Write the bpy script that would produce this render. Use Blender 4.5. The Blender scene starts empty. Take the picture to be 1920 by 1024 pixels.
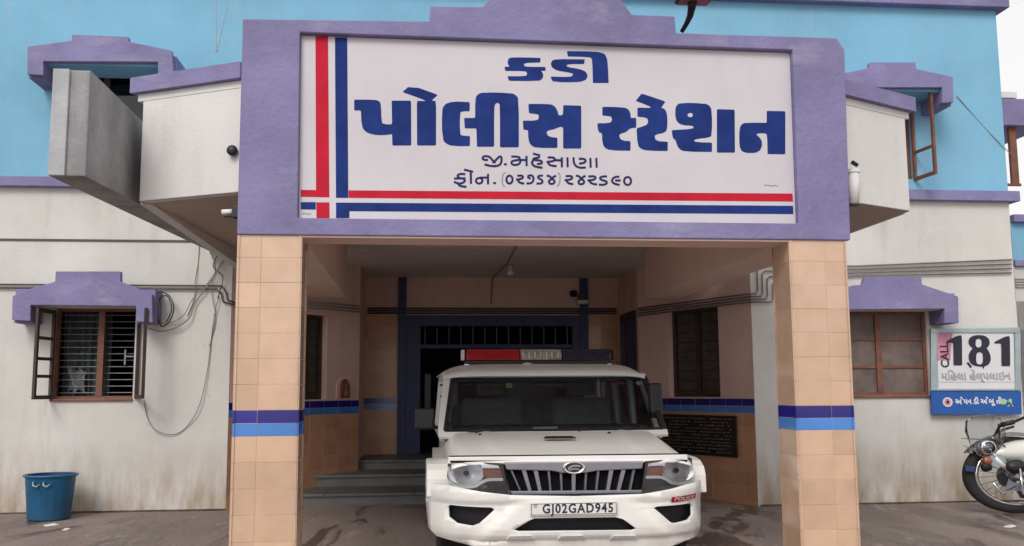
import bpy, bmesh, math, random
from mathutils import Vector, Matrix
from mathutils.geometry import tessellate_polygon
random.seed(7)
S = bpy.context.scene
COL = S.collection
# ------------------------------------------------------------------ camera
F_PX = 1800.0
TH = math.atan(218 / F_PX); ROLL = .0063
_F = Vector((0, math.cos(TH), math.sin(TH))); _U0 = Vector((0, -math.sin(TH), math.cos(TH))); _R0 = Vector((1, 0, 0))
_R = _R0 * math.cos(ROLL) - _U0 * math.sin(ROLL); _U = _U0 * math.cos(ROLL) + _R0 * math.sin(ROLL)
cam = bpy.data.cameras.new('camera'); cam_o = bpy.data.objects.new('camera', cam); COL.objects.link(cam_o)
cam.sensor_width = 36; cam.lens = 36 * F_PX / 1920; cam.clip_end = 3000; cam.clip_start = .05
EYE = Vector((0, 0, 1.6))
cam_o.matrix_world = Matrix(((_R.x, _U.x, -_F.x, EYE.x), (_R.y, _U.y, -_F.y, EYE.y), (_R.z, _U.z, -_F.z, EYE.z), (0, 0, 0, 1)))
S.camera = cam_o
# ------------------------------------------------------------------ sky, sun, exposure
SUN_EL, SUN_AZ = math.radians(40), math.radians(197)      # azimuth clockwise from +Y: behind the camera, slightly left
w = bpy.data.worlds.new('World'); S.world = w; w.use_nodes = True
nt = w.node_tree; bg = nt.nodes['Background']
sky = nt.nodes.new('ShaderNodeTexSky'); sky.sky_type = 'NISHITA'; sky.sun_disc = False
sky.sun_elevation = SUN_EL; sky.sun_rotation = SUN_AZ; sky.dust_density = 4; sky.air_density = 1.2
hs = nt.nodes.new('ShaderNodeHueSaturation'); hs.inputs['Saturation'].default_value = .16; hs.inputs['Value'].default_value = 1.0
mixw = nt.nodes.new('ShaderNodeMixRGB'); mixw.inputs[0].default_value = .6; mixw.inputs[2].default_value = (10.8, 10.5, 10.5, 1)
nt.links.new(sky.outputs[0], hs.inputs['Color']); nt.links.new(hs.outputs[0], mixw.inputs[1]); nt.links.new(mixw.outputs[0], bg.inputs[0])
bg.inputs[1].default_value = .1
sl = bpy.data.lights.new('sun', 'SUN'); sl.energy = 1.15; sl.angle = math.radians(22); sl.color = (1, .96, .9)
so = bpy.data.objects.new('sun', sl); COL.objects.link(so)
sd = Vector((math.sin(SUN_AZ) * math.cos(SUN_EL), math.cos(SUN_AZ) * math.cos(SUN_EL), math.sin(SUN_EL)))
so.rotation_euler = sd.to_track_quat('Z', 'Y').to_euler()
S.view_settings.view_transform = 'Standard'; S.view_settings.look = 'None'
S.view_settings.exposure = 0.25; S.view_settings.gamma = 1; S.view_settings.use_curve_mapping = False
# ------------------------------------------------------------------ building frame
A = math.radians(5.7); CA, SA = math.cos(A), math.sin(A)
O = Vector((0, 7.715, 0))
W = 5.26                      # distance from the porch front to the main wall
REAR = 8.8
BF = Matrix(((CA, -SA, 0, O.x), (SA, CA, 0, O.y), (0, 0, 1, 0), (0, 0, 0, 1)))
def ray(px, py): return _F * F_PX + _R * (px - 960) - _U * (py - 512)
def P(px, py, v):
    """point of the photograph on the plane v = const of the building, in building coordinates"""
    d = ray(px, py); n = Vector((-SA, CA, 0))
    k = (v - (EYE - O).dot(n)) / d.dot(n)
    q = EYE + d * k - O
    return (q.x * CA + q.y * SA, v, q.z)
def B2W(p): return BF @ Vector(p)
def gz(u, v):  # ground height in building coordinates
    t = max(0, min(1, (v - 1.5) / 3.5)); t = t * t * (3 - 2 * t)
    s = max(0, min(1, (3.5 - u) / 6)); s = s * s * (3 - 2 * s)
    return .078 * t * s
# ------------------------------------------------------------------ materials
MT = {}
def mat(name, col, var=.08, scale=2.0, rough=.7, bump=.1, bscale=40, metal=0, coat=0, streak=0, scol=(.12, .1, .08), sscale=(5, 5, .5),
        base=0, bcol=(.2, .15, .1), bh=.6, rnd=0, spec=.5, spots=0, crack=0):
    m = bpy.data.materials.new(name); m.use_nodes = True; MT[name] = m
    n = m.node_tree.nodes; l = m.node_tree.links; b = n['Principled BSDF']
    def mk(t, **k):
        x = n.new(t)
        for a_, v_ in k.items(): setattr(x, a_, v_)
        return x
    tc = mk('ShaderNodeTexCoord'); geo = mk('ShaderNodeNewGeometry')
    def noise(sc, det=6, mp=None, src=None, ro=.6):
        x = mk('ShaderNodeTexNoise'); x.inputs['Scale'].default_value = sc; x.inputs['Detail'].default_value = det; x.inputs['Roughness'].default_value = ro
        s = src or geo.outputs['Position']
        if mp:
            q = mk('ShaderNodeMapping'); q.inputs['Scale'].default_value = mp; l.new(s, q.inputs[0]); s = q.outputs[0]
        l.new(s, x.inputs['Vector']); return x.outputs['Fac']
    def ramp(fac, a, c):
        x = mk('ShaderNodeMapRange'); x.inputs[1].default_value = a; x.inputs[2].default_value = c; l.new(fac, x.inputs[0]); return x.outputs[0]
    def mixc(fac, c1, c2):
        x = mk('ShaderNodeMixRGB')
        if hasattr(fac, 'links'): l.new(fac, x.inputs[0])
        else: x.inputs[0].default_value = fac
        for i, c in ((1, c1), (2, c2)):
            if hasattr(c, 'links'): l.new(c, x.inputs[i])
            else: x.inputs[i].default_value = (*c, 1)
        return x.outputs[0]
    def mul(a_, b_):
        x = mk('ShaderNodeMath', operation='MULTIPLY')
        for i, c in ((0, a_), (1, b_)):
            if hasattr(c, 'links'): l.new(c, x.inputs[i])
            else: x.inputs[i].default_value = c
        return x.outputs[0]
    lo = tuple(c * (1 - var) for c in col); hi = tuple(min(1, c * (1 + var)) for c in col)
    c = mixc(ramp(noise(scale), .3, .7), lo, hi)
    if rnd:
        oi = mk('ShaderNodeObjectInfo'); hsv = mk('ShaderNodeHueSaturation'); mr = mk('ShaderNodeMapRange')
        mr.inputs[3].default_value = 1 - rnd; mr.inputs[4].default_value = 1 + rnd; l.new(oi.outputs['Random'], mr.inputs[0])
        l.new(mr.outputs[0], hsv.inputs['Value']); l.new(c, hsv.inputs['Color']); c = hsv.outputs[0]
    if streak:
        f = mul(ramp(noise(1, 5, sscale), .52, .72), ramp(noise(1.1, 4), .4, .65)); c = mixc(mul(f, streak), c, scol)
    if spots:
        f = ramp(noise(9, 8, ro=.75), .62, .68); c = mixc(mul(f, spots), c, scol)
    if base:
        sp = mk('ShaderNodeSeparateXYZ'); l.new(geo.outputs['Position'], sp.inputs[0])
        zf = ramp(sp.outputs['Z'], bh, .0)
        f = mul(zf, ramp(noise(1, 7, (5, 5, 1.3)), .34, .62)); c = mixc(mul(f, base), c, bcol)
    if crack:
        vo = mk('ShaderNodeTexVoronoi', feature='DISTANCE_TO_EDGE'); vo.inputs['Scale'].default_value = 1.1
        wv = mk('ShaderNodeTexNoise'); wv.inputs['Scale'].default_value = 3; wv.inputs['Detail'].default_value = 8; l.new(geo.outputs['Position'], wv.inputs['Vector'])
        ad = mk('ShaderNodeMixRGB', blend_type='ADD'); ad.inputs[0].default_value = .35; l.new(geo.outputs['Position'], ad.inputs[1]); l.new(wv.outputs['Color'], ad.inputs[2]); l.new(ad.outputs[0], vo.inputs['Vector'])
        f = mul(ramp(vo.outputs['Distance'], .007, .002), ramp(noise(.8, 3), .50, .62)); c = mixc(mul(f, crack), c, tuple(q * .45 for q in col))
    l.new(c, b.inputs['Base Color']); b.inputs['Metallic'].default_value = metal
    rr = mk('ShaderNodeMapRange'); rr.inputs[3].default_value = max(.02, rough - .1); rr.inputs[4].default_value = min(1, rough + .1)
    l.new(noise(scale * 3), rr.inputs[0]); l.new(rr.outputs[0], b.inputs['Roughness'])
    b.inputs['Coat Weight'].default_value = coat; b.inputs['Specular IOR Level'].default_value = spec; b.inputs['Coat Roughness'].default_value = .08
    if bump:
        bp = mk('ShaderNodeBump'); bp.inputs['Strength'].default_value = bump; bp.inputs['Distance'].default_value = .02
        l.new(noise(bscale, 5), bp.inputs['Height']); l.new(bp.outputs[0], b.inputs['Normal'])
    return m
LAV = (.200, .182, .345)
mat('white_plaster', (.60, .585, .56), .10, .9, .85, .25, 30, streak=.5, scol=(.40, .36, .31), base=1, bcol=(.33, .24, .15), bh=1.0, spots=.4, crack=.10)
mat('upper_white', (.66, .65, .64), .07, .8, .85, .2, 30, streak=.35, scol=(.40, .37, .33), crack=.06)
mat('blue_paint', (.19, .43, .60), .13, .6, .85, .25, 25, streak=.7, scol=(.29, .43, .53), sscale=(6, 6, .4), spots=.12)
mat('lavender_paint', LAV, .2, 1.6, .75, .45, 22, streak=.9, scol=(.33, .30, .43), sscale=(1.8, 1.8, 4.5), spots=.35)
mat('pink_paint', (.70, .475, .42), .08, 1.2, .8, .15, 30, streak=.3, scol=(.25, .15, .12))
mat('peach_paint', (.68, .48, .39), .08, 1.2, .8, .15, 30)
mat('brown_board', (.15, .11, .10), .35, 4, .7, .2)
mat('ceiling_paint', (.76, .68, .64), .1, 1.0, .85, .15, 30, streak=.4, scol=(.3, .27, .25))
mat('shaded_dirty_paint', (.42, .34, .29), .1, 1.0, .85, .2, 30, streak=.4, scol=(.25, .22, .2), sscale=(2, 2, 2))  # brownish underside: shade put into the colour along with dirty paint
mat('grey_concrete', (.31, .31, .315), .3, 1.8, .9, .5, 25, streak=.9, scol=(.1, .1, .12), sscale=(4, 4, .5), spots=.3)
mat('pale_concrete', (.42, .43, .45), .2, 1.8, .9, .4, 25, streak=.6, scol=(.2, .2, .22), sscale=(4, 4, .5))
mat('tile_peach', (.585, .395, .275), .09, 3.5, .14, .04, 8, coat=.6, rnd=.085, streak=.8, scol=(.60, .44, .36), sscale=(1.2, 1.2, 3), base=.25, bcol=(.4, .25, .14), bh=.5)
mat('tile_brown', (.56, .30, .18), .10, 3.5, .3, .04, 8, coat=.3, rnd=.10, streak=.3, scol=(.34, .2, .14), sscale=(1.2, 1.2, 3))
mat('tile_navy', (.016, .012, .19), .2, 3, .15, .02, 8, coat=.6, rnd=.15)
mat('tile_sky', (.07, .22, .58), .12, 3, .18, .02, 8, coat=.5, rnd=.12)
mat('damp', (.075, .06, .05), .4, 6, .9)
mat('grout', (.52, .36, .25), .1, 5, .9)
mat('dark_grout', (.3, .2, .15), .1, 5, .9)
mat('board_white', (.56, .535, .575), .06, 1.0, .55, .06, 30, streak=.5, scol=(.48, .44, .46), sscale=(2, 2, .5))
mat('paint_red', (.50, .014, .035), .12, 5, .7, .05, spec=.15)
mat('paint_navy', (.014, .034, .175), .25, 5, .7, .05, spec=.12)
mat('paint_ink', (.022, .022, .10), .25, 12, .7, .03, spec=.15)
mat('paint_thin', (.25, .25, .32), .2, 12, .5, .03)
mat('frame_blue', (.018, .030, .115), .15, 3, .45, .1)
mat('wood', (.17, .065, .04), .3, 6, .55, .3, 60)
mat('wood_dark', (.05, .03, .022), .3, 6, .6, .3, 60)
mat('shutter_board', (.075, .06, .058), .3, 5, .6, .2)
mat('steel_bar', (.22, .22, .24), .2, 20, .5, .1, metal=.3)
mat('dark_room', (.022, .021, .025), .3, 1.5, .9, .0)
mat('room_floor', (.10, .08, .07), .3, 1.5, .5, .0)
mat('curtain', (.05, .065, .07), .4, 9, .95, .5, 30)
mat('stone_step', (.125, .13, .125), .2, 2.5, .45, .15, 30, rnd=.1, streak=.3, scol=(.08, .08, .08), sscale=(2, 6, 2))
mat('pipe_grey', (.42, .40, .39), .2, 3, .6, .1)
mat('pipe_brown', (.17, .145, .135), .25, 3, .6, .1)
mat('pipe_dark', (.07, .06, .065), .2, 3, .6, .1)
mat('cable_black', (.03, .03, .032), .2, 3, .6, 0)
mat('cable_grey', (.23, .22, .22), .2, 3, .6, 0)
mat('plastic_white', (.7, .7, .68), .05, 3, .4, 0)
mat('black_stone', (.012, .012, .013), .2, 6, .2, .02, coat=.3)
mat('engraved', (.16, .14, .11), .3, 12, .7, 0)
mat('bucket_blue', (.012, .12, .26), .25, 4, .45, .08, 20, streak=.8, scol=(.08, .17, .25), sscale=(14, 14, 1), base=.7, bcol=(.05, .06, .07), bh=.35, spots=.3)
mat('bucket_inside', (.006, .025, .10), .15, 4, .45, .05)
mat('car_white', (.80, .79, .765), .03, 2, .38, .0, coat=.3, base=.75, bcol=(.45, .39, .32), bh=.5)
mat('car_black', (.016, .016, .018), .2, 6, .5, .05)
mat('grille_black', (.006, .006, .008), .2, 6, .8, 0, spec=.08)
mat('car_trim', (.014, .014, .018), .2, 6, .5, 0, spec=.25)
mat('slat_grey', (.14, .14, .16), .2, 6, .35, 0)
mat('rubber', (.018, .018, .018), .3, 6, .85, .3, 60)
mat('chrome', (.72, .72, .76), .05, 6, .14, 0, metal=1)
mat('dull_chrome', (.34, .34, .39), .05, 6, .3, 0, metal=.8)
mat('reflector', (.82, .83, .86), .08, 30, .3, .3, 60, metal=.35, coat=.8)
mat('amber', (.26, .075, .035), .2, 8, .2, 0, coat=.6)
mat('seat_grey', (.17, .18, .19), .2, 6, .9, .2)
mat('lens_red', (.42, .006, .02), .15, 9, .18, .05, 60, coat=.7)
mat('lens_clear', (.42, .40, .33), .35, 22, .2, .4, 60, coat=.6)
mat('lens_navy', (.018, .018, .05), .2, 9, .2, .05, 60, coat=.7)
mat('sticker_green', (.38, .6, .25), .2, 20, .5, 0)
mat('paper_white', (.66, .66, .68), .04, 3, .6, 0)
mat('paper', (.62, .64, .6), .1, 9, .7, 0)
mat('soot', (.04, .035, .03), .4, 6, .9)
mat('sign_frame', (.36, .44, .47), .12, 4, .4, .05, metal=.3)
mat('sign_blue', (.012, .09, .36), .12, 3, .45, .03)
mat('sign_pink', (.56, .22, .33), .25, 14, .6, 0)
mat('sign_black', (.015, .015, .03), .15, 9, .5, 0)
mat('print_grey', (.33, .34, .36), .15, 9, .6, 0)
mat('shrine_red', (.25, .07, .05), .3, 14, .5, .1)
mat('tank_white', (.66, .65, .60), .05, 3, .2, 0, coat=.7)
mat('engine_metal', (.26, .25, .24), .3, 14, .35, .2, metal=.8)
mat('litter', (.6, .6, .58), .2, 9, .8, 0)
mat('plate_blue', (.03, .04, .15), .2, 8, .4, 0)
def glass(name, tint, gl=.12):
    m = bpy.data.materials.new(name); m.use_nodes = True; MT[name] = m; n = m.node_tree.nodes; l = m.node_tree.links
    n.remove(n['Principled BSDF']); t = n.new('ShaderNodeBsdfTransparent'); t.inputs[0].default_value = (*tint, 1)
    g = n.new('ShaderNodeBsdfGlossy'); g.inputs['Roughness'].default_value = .03; g.inputs['Color'].default_value = (.9, .9, .95, 1)
    f = n.new('ShaderNodeFresnel'); f.inputs[0].default_value = 1.45
    ad = n.new('ShaderNodeMath'); ad.operation = 'ADD'; ad.inputs[1].default_value = gl; ad.use_clamp = True; l.new(f.outputs[0], ad.inputs[0])
    mx = n.new('ShaderNodeMixShader'); l.new(ad.outputs[0], mx.inputs[0]); l.new(t.outputs[0], mx.inputs[1]); l.new(g.outputs[0], mx.inputs[2])
    l.new(mx.outputs[0], n['Material Output'].inputs[0])
glass('windscreen_glass', (.62, .68, .70), .015)
glass('lamp_glass', (.95, .97, 1), .08)
glass('window_glass', (.5, .52, .52), .0)
glass('visor', (.86, .88, .88), .03)
# ground: concrete with damp dark patches
m = bpy.data.materials.new('yard_concrete'); m.use_nodes = True; MT['yard_concrete'] = m
n = m.node_tree.nodes; l = m.node_tree.links; b = n['Principled BSDF']
geo = n.new('ShaderNodeNewGeometry')
def _noise(sc, mp, det=8, ro=.6, dist=0):
    q = n.new('ShaderNodeMapping'); q.inputs['Scale'].default_value = mp; l.new(geo.outputs['Position'], q.inputs[0])
    x = n.new('ShaderNodeTexNoise'); x.inputs['Scale'].default_value = sc; x.inputs['Detail'].default_value = det; x.inputs['Roughness'].default_value = ro; x.inputs['Distortion'].default_value = dist
    l.new(q.outputs[0], x.inputs['Vector']); return x.outputs['Fac']
def _ramp(f, a_, c_, x0=0, x1=1):
    x = n.new('ShaderNodeMapRange'); x.inputs[1].default_value = a_; x.inputs[2].default_value = c_; x.inputs[3].default_value = x0; x.inputs[4].default_value = x1
    l.new(f, x.inputs[0]); return x.outputs[0]
def _mix(f, a_, c_):
    x = n.new('ShaderNodeMixRGB'); l.new(f, x.inputs[0])
    for i, c in ((1, a_), (2, c_)):
        if hasattr(c, 'links'): l.new(c, x.inputs[i])
        else: x.inputs[i].default_value = (*c, 1)
    return x.outputs[0]
c = _mix(_ramp(_noise(.55, (1, .45, 1)), .35, .65), (.15, .112, .098), (.275, .215, .19))
c = _mix(_ramp(_noise(1.5, (1, .30, 1), 9, .62, .8), .52, .57), c, (.075, .050, .043))
c = _mix(_ramp(_noise(2.6, (1, .3, 1), 9, .7, 1.0), .57, .64), c, (.33, .27, .25))
c = _mix(_ramp(_noise(30, (1, 1, 1)), .45, .8), c, (.3, .25, .23))
l.new(c, b.inputs['Base Color'])
l.new(_ramp(_noise(1.5, (1, .30, 1), 9, .62, .8), .50, .58, .8, .3), b.inputs['Roughness'])
bp = n.new('ShaderNodeBump'); bp.inputs['Strength'].default_value = .5; bp.inputs['Distance'].default_value = .02
l.new(_noise(9, (1, .5, 1), 9, .7), bp.inputs['Height']); l.new(bp.outputs[0], b.inputs['Normal'])
# ------------------------------------------------------------------ builders
class MB:
    def __init__(s): s.v = []; s.f = []; s.nb = 0
    def add(s, vs, fs):
        k = len(s.v); s.v += [tuple(x) for x in vs]; s.f += [tuple(i + k for i in f) for f in fs]; return s
    def box(s, x0, x1, y0, y1, z0, z1):
        s.nb += 1
        return s.add([(x0, y0, z0), (x1, y0, z0), (x1, y1, z0), (x0, y1, z0), (x0, y0, z1), (x1, y0, z1), (x1, y1, z1), (x0, y1, z1)],
                     [(0, 3, 2, 1), (4, 5, 6, 7), (0, 1, 5, 4), (1, 2, 6, 5), (2, 3, 7, 6), (3, 0, 4, 7)])
    def prism(s, poly, d0, d1, fn, holes=()):
        """poly in 2D, extruded from d0 to d1; fn(a, b, d) -> xyz"""
        rings = [list(poly)] + [list(h) for h in holes]; flat = [p for r in rings for p in r]; N = len(flat)
        tri = tessellate_polygon([[Vector((p[0], p[1], 0)) for p in r] for r in rings])
        vs = [fn(p[0], p[1], d0) for p in flat]; fs = [tuple(t) for t in tri]
        if d1 is not None:
            vs += [fn(p[0], p[1], d1) for p in flat]; fs += [tuple(i + N for i in reversed(t)) for t in tri]
            k = 0
            for r in rings:
                for i in range(len(r)):
                    a_, b_ = k + i, k + (i + 1) % len(r); fs.append((a_, b_, b_ + N, a_ + N))
                k += len(r)
        return s.add(vs, fs)
    def uz(s, poly, v0, v1, holes=()): return s.prism(poly, v0, v1, lambda a_, b_, d: (a_, d, b_), holes)
    def uv(s, poly, z0, z1, holes=()): return s.prism(poly, z0, z1, lambda a_, b_, d: (a_, b_, d), holes)
    def vz(s, poly, u0, u1, holes=()): return s.prism(poly, u0, u1, lambda a_, b_, d: (d, a_, b_), holes)
    def tube(s, pts, r, seg=8, cap=True):
        pts = [Vector(p) for p in pts]; vs = []; fs = []; up = Vector((0, 0, 1)); prev = None
        for i, p in enumerate(pts):
            d = (pts[min(i + 1, len(pts) - 1)] - pts[max(i - 1, 0)]).normalized()
            a_ = d.cross(up if abs(d.z) < .95 else Vector((1, 0, 0))) if prev is None else (prev - d * prev.dot(d))
            if a_.length < 1e-5: a_ = d.orthogonal()
            a_.normalize(); prev = a_; b_ = d.cross(a_); rr = r[i] if isinstance(r, (list, tuple)) else r
            vs += [p + (a_ * math.cos(t) + b_ * math.sin(t)) * rr for t in [2 * math.pi * k / seg for k in range(seg)]]
        for i in range(len(pts) - 1):
            for k in range(seg):
                j = (k + 1) % seg; fs.append((i * seg + k, i * seg + j, (i + 1) * seg + j, (i + 1) * seg + k))
        if cap: fs.append(tuple(reversed(range(seg)))); fs.append(tuple(range((len(pts) - 1) * seg, len(pts) * seg)))
        return s.add(vs, fs)
    def lathe(s, prof, fn, seg=32, a0=0, a1=2 * math.pi, close=True):
        """prof: (radius, height); fn(x, y, h) -> xyz"""
        vs = []; fs = []; n_ = seg if close else seg + 1
        for r, h in prof:
            for k in range(n_):
                t = a0 + (a1 - a0) * k / seg; vs.append(fn(r * math.cos(t), r * math.sin(t), h))
        for i in range(len(prof) - 1):
            for k in range(seg):
                j = (k + 1) % n_; fs.append((i * n_ + k, i * n_ + j, (i + 1) * n_ + j, (i + 1) * n_ + k))
        return s.add(vs, fs)
    def grid(s, nx, ny, fn):
        vs = [fn(i / nx, j / ny) for j in range(ny + 1) for i in range(nx + 1)]
        return s.add(vs, [(j * (nx + 1) + i, j * (nx + 1) + i + 1, (j + 1) * (nx + 1) + i + 1, (j + 1) * (nx + 1) + i) for j in range(ny) for i in range(nx)])
    def mesh(s, name, m_, smooth=False, base=(0, 0, 0), recalc=True):
        me = bpy.data.meshes.new(name); bx, by, bz = base
        me.from_pydata([(x - bx, y - by, z - bz) for x, y, z in s.v], [], s.f)
        bm = bmesh.new(); bm.from_mesh(me); bmesh.ops.remove_doubles(bm, verts=bm.verts, dist=.00005)
        if recalc: bmesh.ops.recalc_face_normals(bm, faces=bm.faces)
        bm.to_mesh(me); bm.free(); me.materials.append(MT[m_])
        if smooth:
            for p in me.polygons: p.use_smooth = True
        return me
BASE = {}
def tagp(o, label=None, cat=None, group=None, kind=None):
    if label: o['label'] = label
    if cat: o['category'] = cat
    if group: o['group'] = group
    if kind: o['kind'] = kind
    return o
def thing(name, label, cat, base=(0, 0, 0), group=None, frame=None):
    o = bpy.data.objects.new(name, None); COL.objects.link(o); o.empty_display_size = .1
    o.matrix_world = (frame if frame is not None else BF) @ Matrix.Translation(base); BASE[o.name] = tuple(base)
    return tagp(o, label, cat, group)
SPLIT = {'side_beam', 'return_wall', 'sill_band', 'pilaster', 'door_panel', 'door', 'side_parapet', 'side_fin', 'inner_wall', 'room_wall', 'trim_band', 'dashboard', 'latch_guard', 'door_hinge', 'ceiling', 'wall'}
def part(mb, name, m_, parent, bevel=0, smooth=False, seg=2, label=None, kind=None, solid=0):
    if name in SPLIT and mb.nb > 1 and len(mb.v) == 8 * mb.nb:
        for i in range(mb.nb):
            q = MB(); q.v = mb.v[8 * i:8 * i + 8]; q.f = [tuple(j - 8 * i for j in f) for f in mb.f[6 * i:6 * i + 6]]; q.nb = 1
            o = part(q, name, m_, parent, bevel, smooth, seg, label, kind, solid)
        return o
    base = BASE[parent.name]
    o = bpy.data.objects.new(name, mb.mesh(name, m_, smooth, base)); COL.objects.link(o); o.parent = parent; BASE[o.name] = base
    if solid: q = o.modifiers.new('thickness', 'SOLIDIFY'); q.thickness = solid; q.offset = 0
    if bevel: q = o.modifiers.new('bevel', 'BEVEL'); q.width = bevel; q.segments = seg; q.limit_method = 'ANGLE'; q.angle_limit = math.radians(35)
    return tagp(o, label, None, None, kind)
def single(mb, name, m_, label=None, cat=None, group=None, kind=None, bevel=0, smooth=False, base=(0, 0, 0), frame=None, solid=0):
    o = bpy.data.objects.new(name, mb.mesh(name, m_, smooth, base)); COL.objects.link(o)
    o.matrix_world = (frame if frame is not None else BF) @ Matrix.Translation(base); BASE[o.name] = tuple(base)
    if solid: q = o.modifiers.new('thickness', 'SOLIDIFY'); q.thickness = solid; q.offset = 0
    if bevel: q = o.modifiers.new('bevel', 'BEVEL'); q.width = bevel; q.segments = 2; q.limit_method = 'ANGLE'; q.angle_limit = math.radians(35)
    return tagp(o, label, cat, group, kind)
TILE = {}
def tile(parent, name, m_, c0, ax, ay, w_, h_, th=.0118):
    """one tile: corner c0, in-plane unit axes ax, ay, size w_ x h_, sticking out along ax x ay"""
    g = .0022; key = (name, m_, round(w_, 3), round(h_, 3), th)
    if key not in TILE:
        b_ = .0018; a0, a1, h0, h1 = g / 2, w_ - g / 2, g / 2, h_ - g / 2
        vs = [(a0, h0, 0), (a1, h0, 0), (a1, h1, 0), (a0, h1, 0), (a0, h0, th - b_), (a1, h0, th - b_), (a1, h1, th - b_), (a0, h1, th - b_),
              (a0 + b_, h0 + b_, th), (a1 - b_, h0 + b_, th), (a1 - b_, h1 - b_, th), (a0 + b_, h1 - b_, th)]
        fs = [(8, 9, 10, 11)] + [(i, (i + 1) % 4, (i + 1) % 4 + 4, i + 4) for i in range(4)] + [(i + 4, (i + 1) % 4 + 4, (i + 1) % 4 + 8, i + 8) for i in range(4)]
        TILE[key] = MB().add([(x, y, z_ - .0098) for x, y, z_ in vs], fs).mesh(name, m_, recalc=False)
    o = bpy.data.objects.new(name, TILE[key]); COL.objects.link(o); o.parent = parent
    ax = Vector(ax); ay = Vector(ay); az = ax.cross(ay); base = BASE[parent.name]
    j = random.uniform(-.0012, .0012)
    p = Vector(c0) - Vector(base) + az * j
    o.matrix_local = Matrix(((ax.x, ay.x, az.x, p.x), (ax.y, ay.y, az.y, p.y), (ax.z, ay.z, az.z, p.z), (0, 0, 0, 1)))
    return o
def text(body, m_, parent, fn, size, name='lettering', sx=1, align='CENTER', shear=0, bold=0, space=1):
    """flat lettering; fn(a, b) maps text coordinates to the parent's frame"""
    cu = bpy.data.curves.new('text', 'FONT'); cu.body = body; cu.align_x = align; cu.align_y = 'CENTER'; cu.size = size; cu.resolution_u = 3; cu.offset = bold; cu.shear = shear; cu.space_character = space
    tmp = bpy.data.objects.new('text', cu); COL.objects.link(tmp)
    dg = bpy.context.evaluated_depsgraph_get(); me0 = tmp.evaluated_get(dg).to_mesh()
    mb = MB().add([fn(v.co.x * sx, v.co.y) for v in me0.vertices], [tuple(p.vertices) for p in me0.polygons])
    bpy.data.objects.remove(tmp); bpy.data.curves.remove(cu)
    return part(mb, name, m_, parent)
def ribbon(pts, w_, fn, mb, closed=False):
    """a flat brush stroke of width w_ through 2D points with mitred joints, ends rounded"""
    p = [Vector(q) for q in pts]
    # smooth by one Chaikin pass
    def chaikin(p):
        q = [p[0]] if not closed else []
        rng = range(len(p) - 1) if not closed else range(len(p))
        for i in rng:
            a_, b_ = p[i], p[(i + 1) % len(p)]; q += [a_ * .75 + b_ * .25, a_ * .25 + b_ * .75]
        if not closed: q.append(p[-1])
        return q
    if len(p) > 2: p = chaikin(chaikin(p))
    L = []; Rr = []; N = len(p)
    for i in range(N):
        a_ = p[(i - 1) % N] if (closed or i > 0) else p[i]; b_ = p[(i + 1) % N] if (closed or i < N - 1) else p[i]
        d = (b_ - a_).normalized(); n_ = Vector((-d.y, d.x)) * w_ / 2; L.append(p[i] + n_); Rr.append(p[i] - n_)
    vs = [fn(q.x, q.y) for q in L + Rr]
    fs = [(i, (i + 1) % N, (i + 1) % N + N, i + N) for i in range(N if closed else N - 1)]
    mb.add(vs, fs)
# ================================================================== GROUND
g = MB()
xs = [-60, -30, -15] + [-9 + .5 * i for i in range(37)] + [15, 30, 60]; ys = [-60, -30, -15] + [-6 + .5 * i for i in range(33)] + [16, 30, 60]
for y in ys:
    for x in xs: g.v.append((x, y, gz(x, y) + (random.uniform(-.006, .006) if abs(x) < 9 and -6 < y < 9 else 0)))
nx = len(xs)
g.f = [(j * nx + i, j * nx + i + 1, (j + 1) * nx + i + 1, (j + 1) * nx + i) for j in range(len(ys) - 1) for i in range(nx - 1)]
single(g, 'yard_ground', 'yard_concrete', kind='structure', smooth=True)
# ================================================================== MAIN BUILDING
bld = thing('police_station_building', 'two storey police station with sky blue upper floor, off white ground floor and lavender trim', 'building', (0, W, 0))
def rect(a, b, c, d): return [(a, c), (b, c), (b, d), (a, d)]
def pxr(x0, x1, y0, y1, v):
    a, b = P(x0, (y0 + y1) / 2, v), P(x1, (y0 + y1) / 2, v); t, q = P((x0 + x1) / 2, y0, v), P((x0 + x1) / 2, y1, v)
    return a[0], b[0], q[2], t[2]
UR_ = 7.78
wLL = pxr(98, 252, 578, 748, W); wRL = pxr(1583, 1740, 583, 742, W)
part(MB().uz(rect(-9, -3.2, -.3, 4.3), W, W + .25, [rect(*wLL)]), 'wall', 'white_plaster', bld)
part(MB().uz(rect(3.87, UR_, -.3, 4.3), W, W + .25, [rect(*wRL)]), 'wall', 'white_plaster', bld)
wUL = pxr(100, 285, 125, 320, W); wUR = pxr(1560, 1712, 185, 335, W)
part(MB().uz(rect(-9, UR_, 4.3, 7.15), W - .003, W + .25, [rect(*wUL), rect(*wUR)]), 'wall', 'blue_paint', bld)
part(MB().box(-9, UR_, 13.0, 13.2, -.3, 7.15).box(-9, -8.75, W + .25, 13, -.3, 7.15).box(UR_ - .25, UR_, W + .25, 13, -.3, 7.15), 'wall', 'white_plaster', bld)
part(MB().box(-9.1, UR_ + .14, W - .14, 13.3, 7.15, 7.29), 'coping', 'lavender_paint', bld, .012)
part(MB().box(-9, -3.2, W - .10, W, 4.27, 4.40).box(3.6, UR_ + .12, W - .10, W, 4.25, 4.40).box(UR_, UR_ + .12, W, 8.5, 4.25, 4.40), 'sill_band', 'lavender_paint', bld, .008)
part(MB().box(-9, UR_, W + .25, 13, 4.12, 4.27), 'floor_slab', 'dark_room', bld)
part(MB().box(-9, P(370, 452, W)[0], W - .012, W, P(180, 453, W)[2], P(180, 449, W)[2]), 'drip_line', 'pipe_dark', bld)
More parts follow.
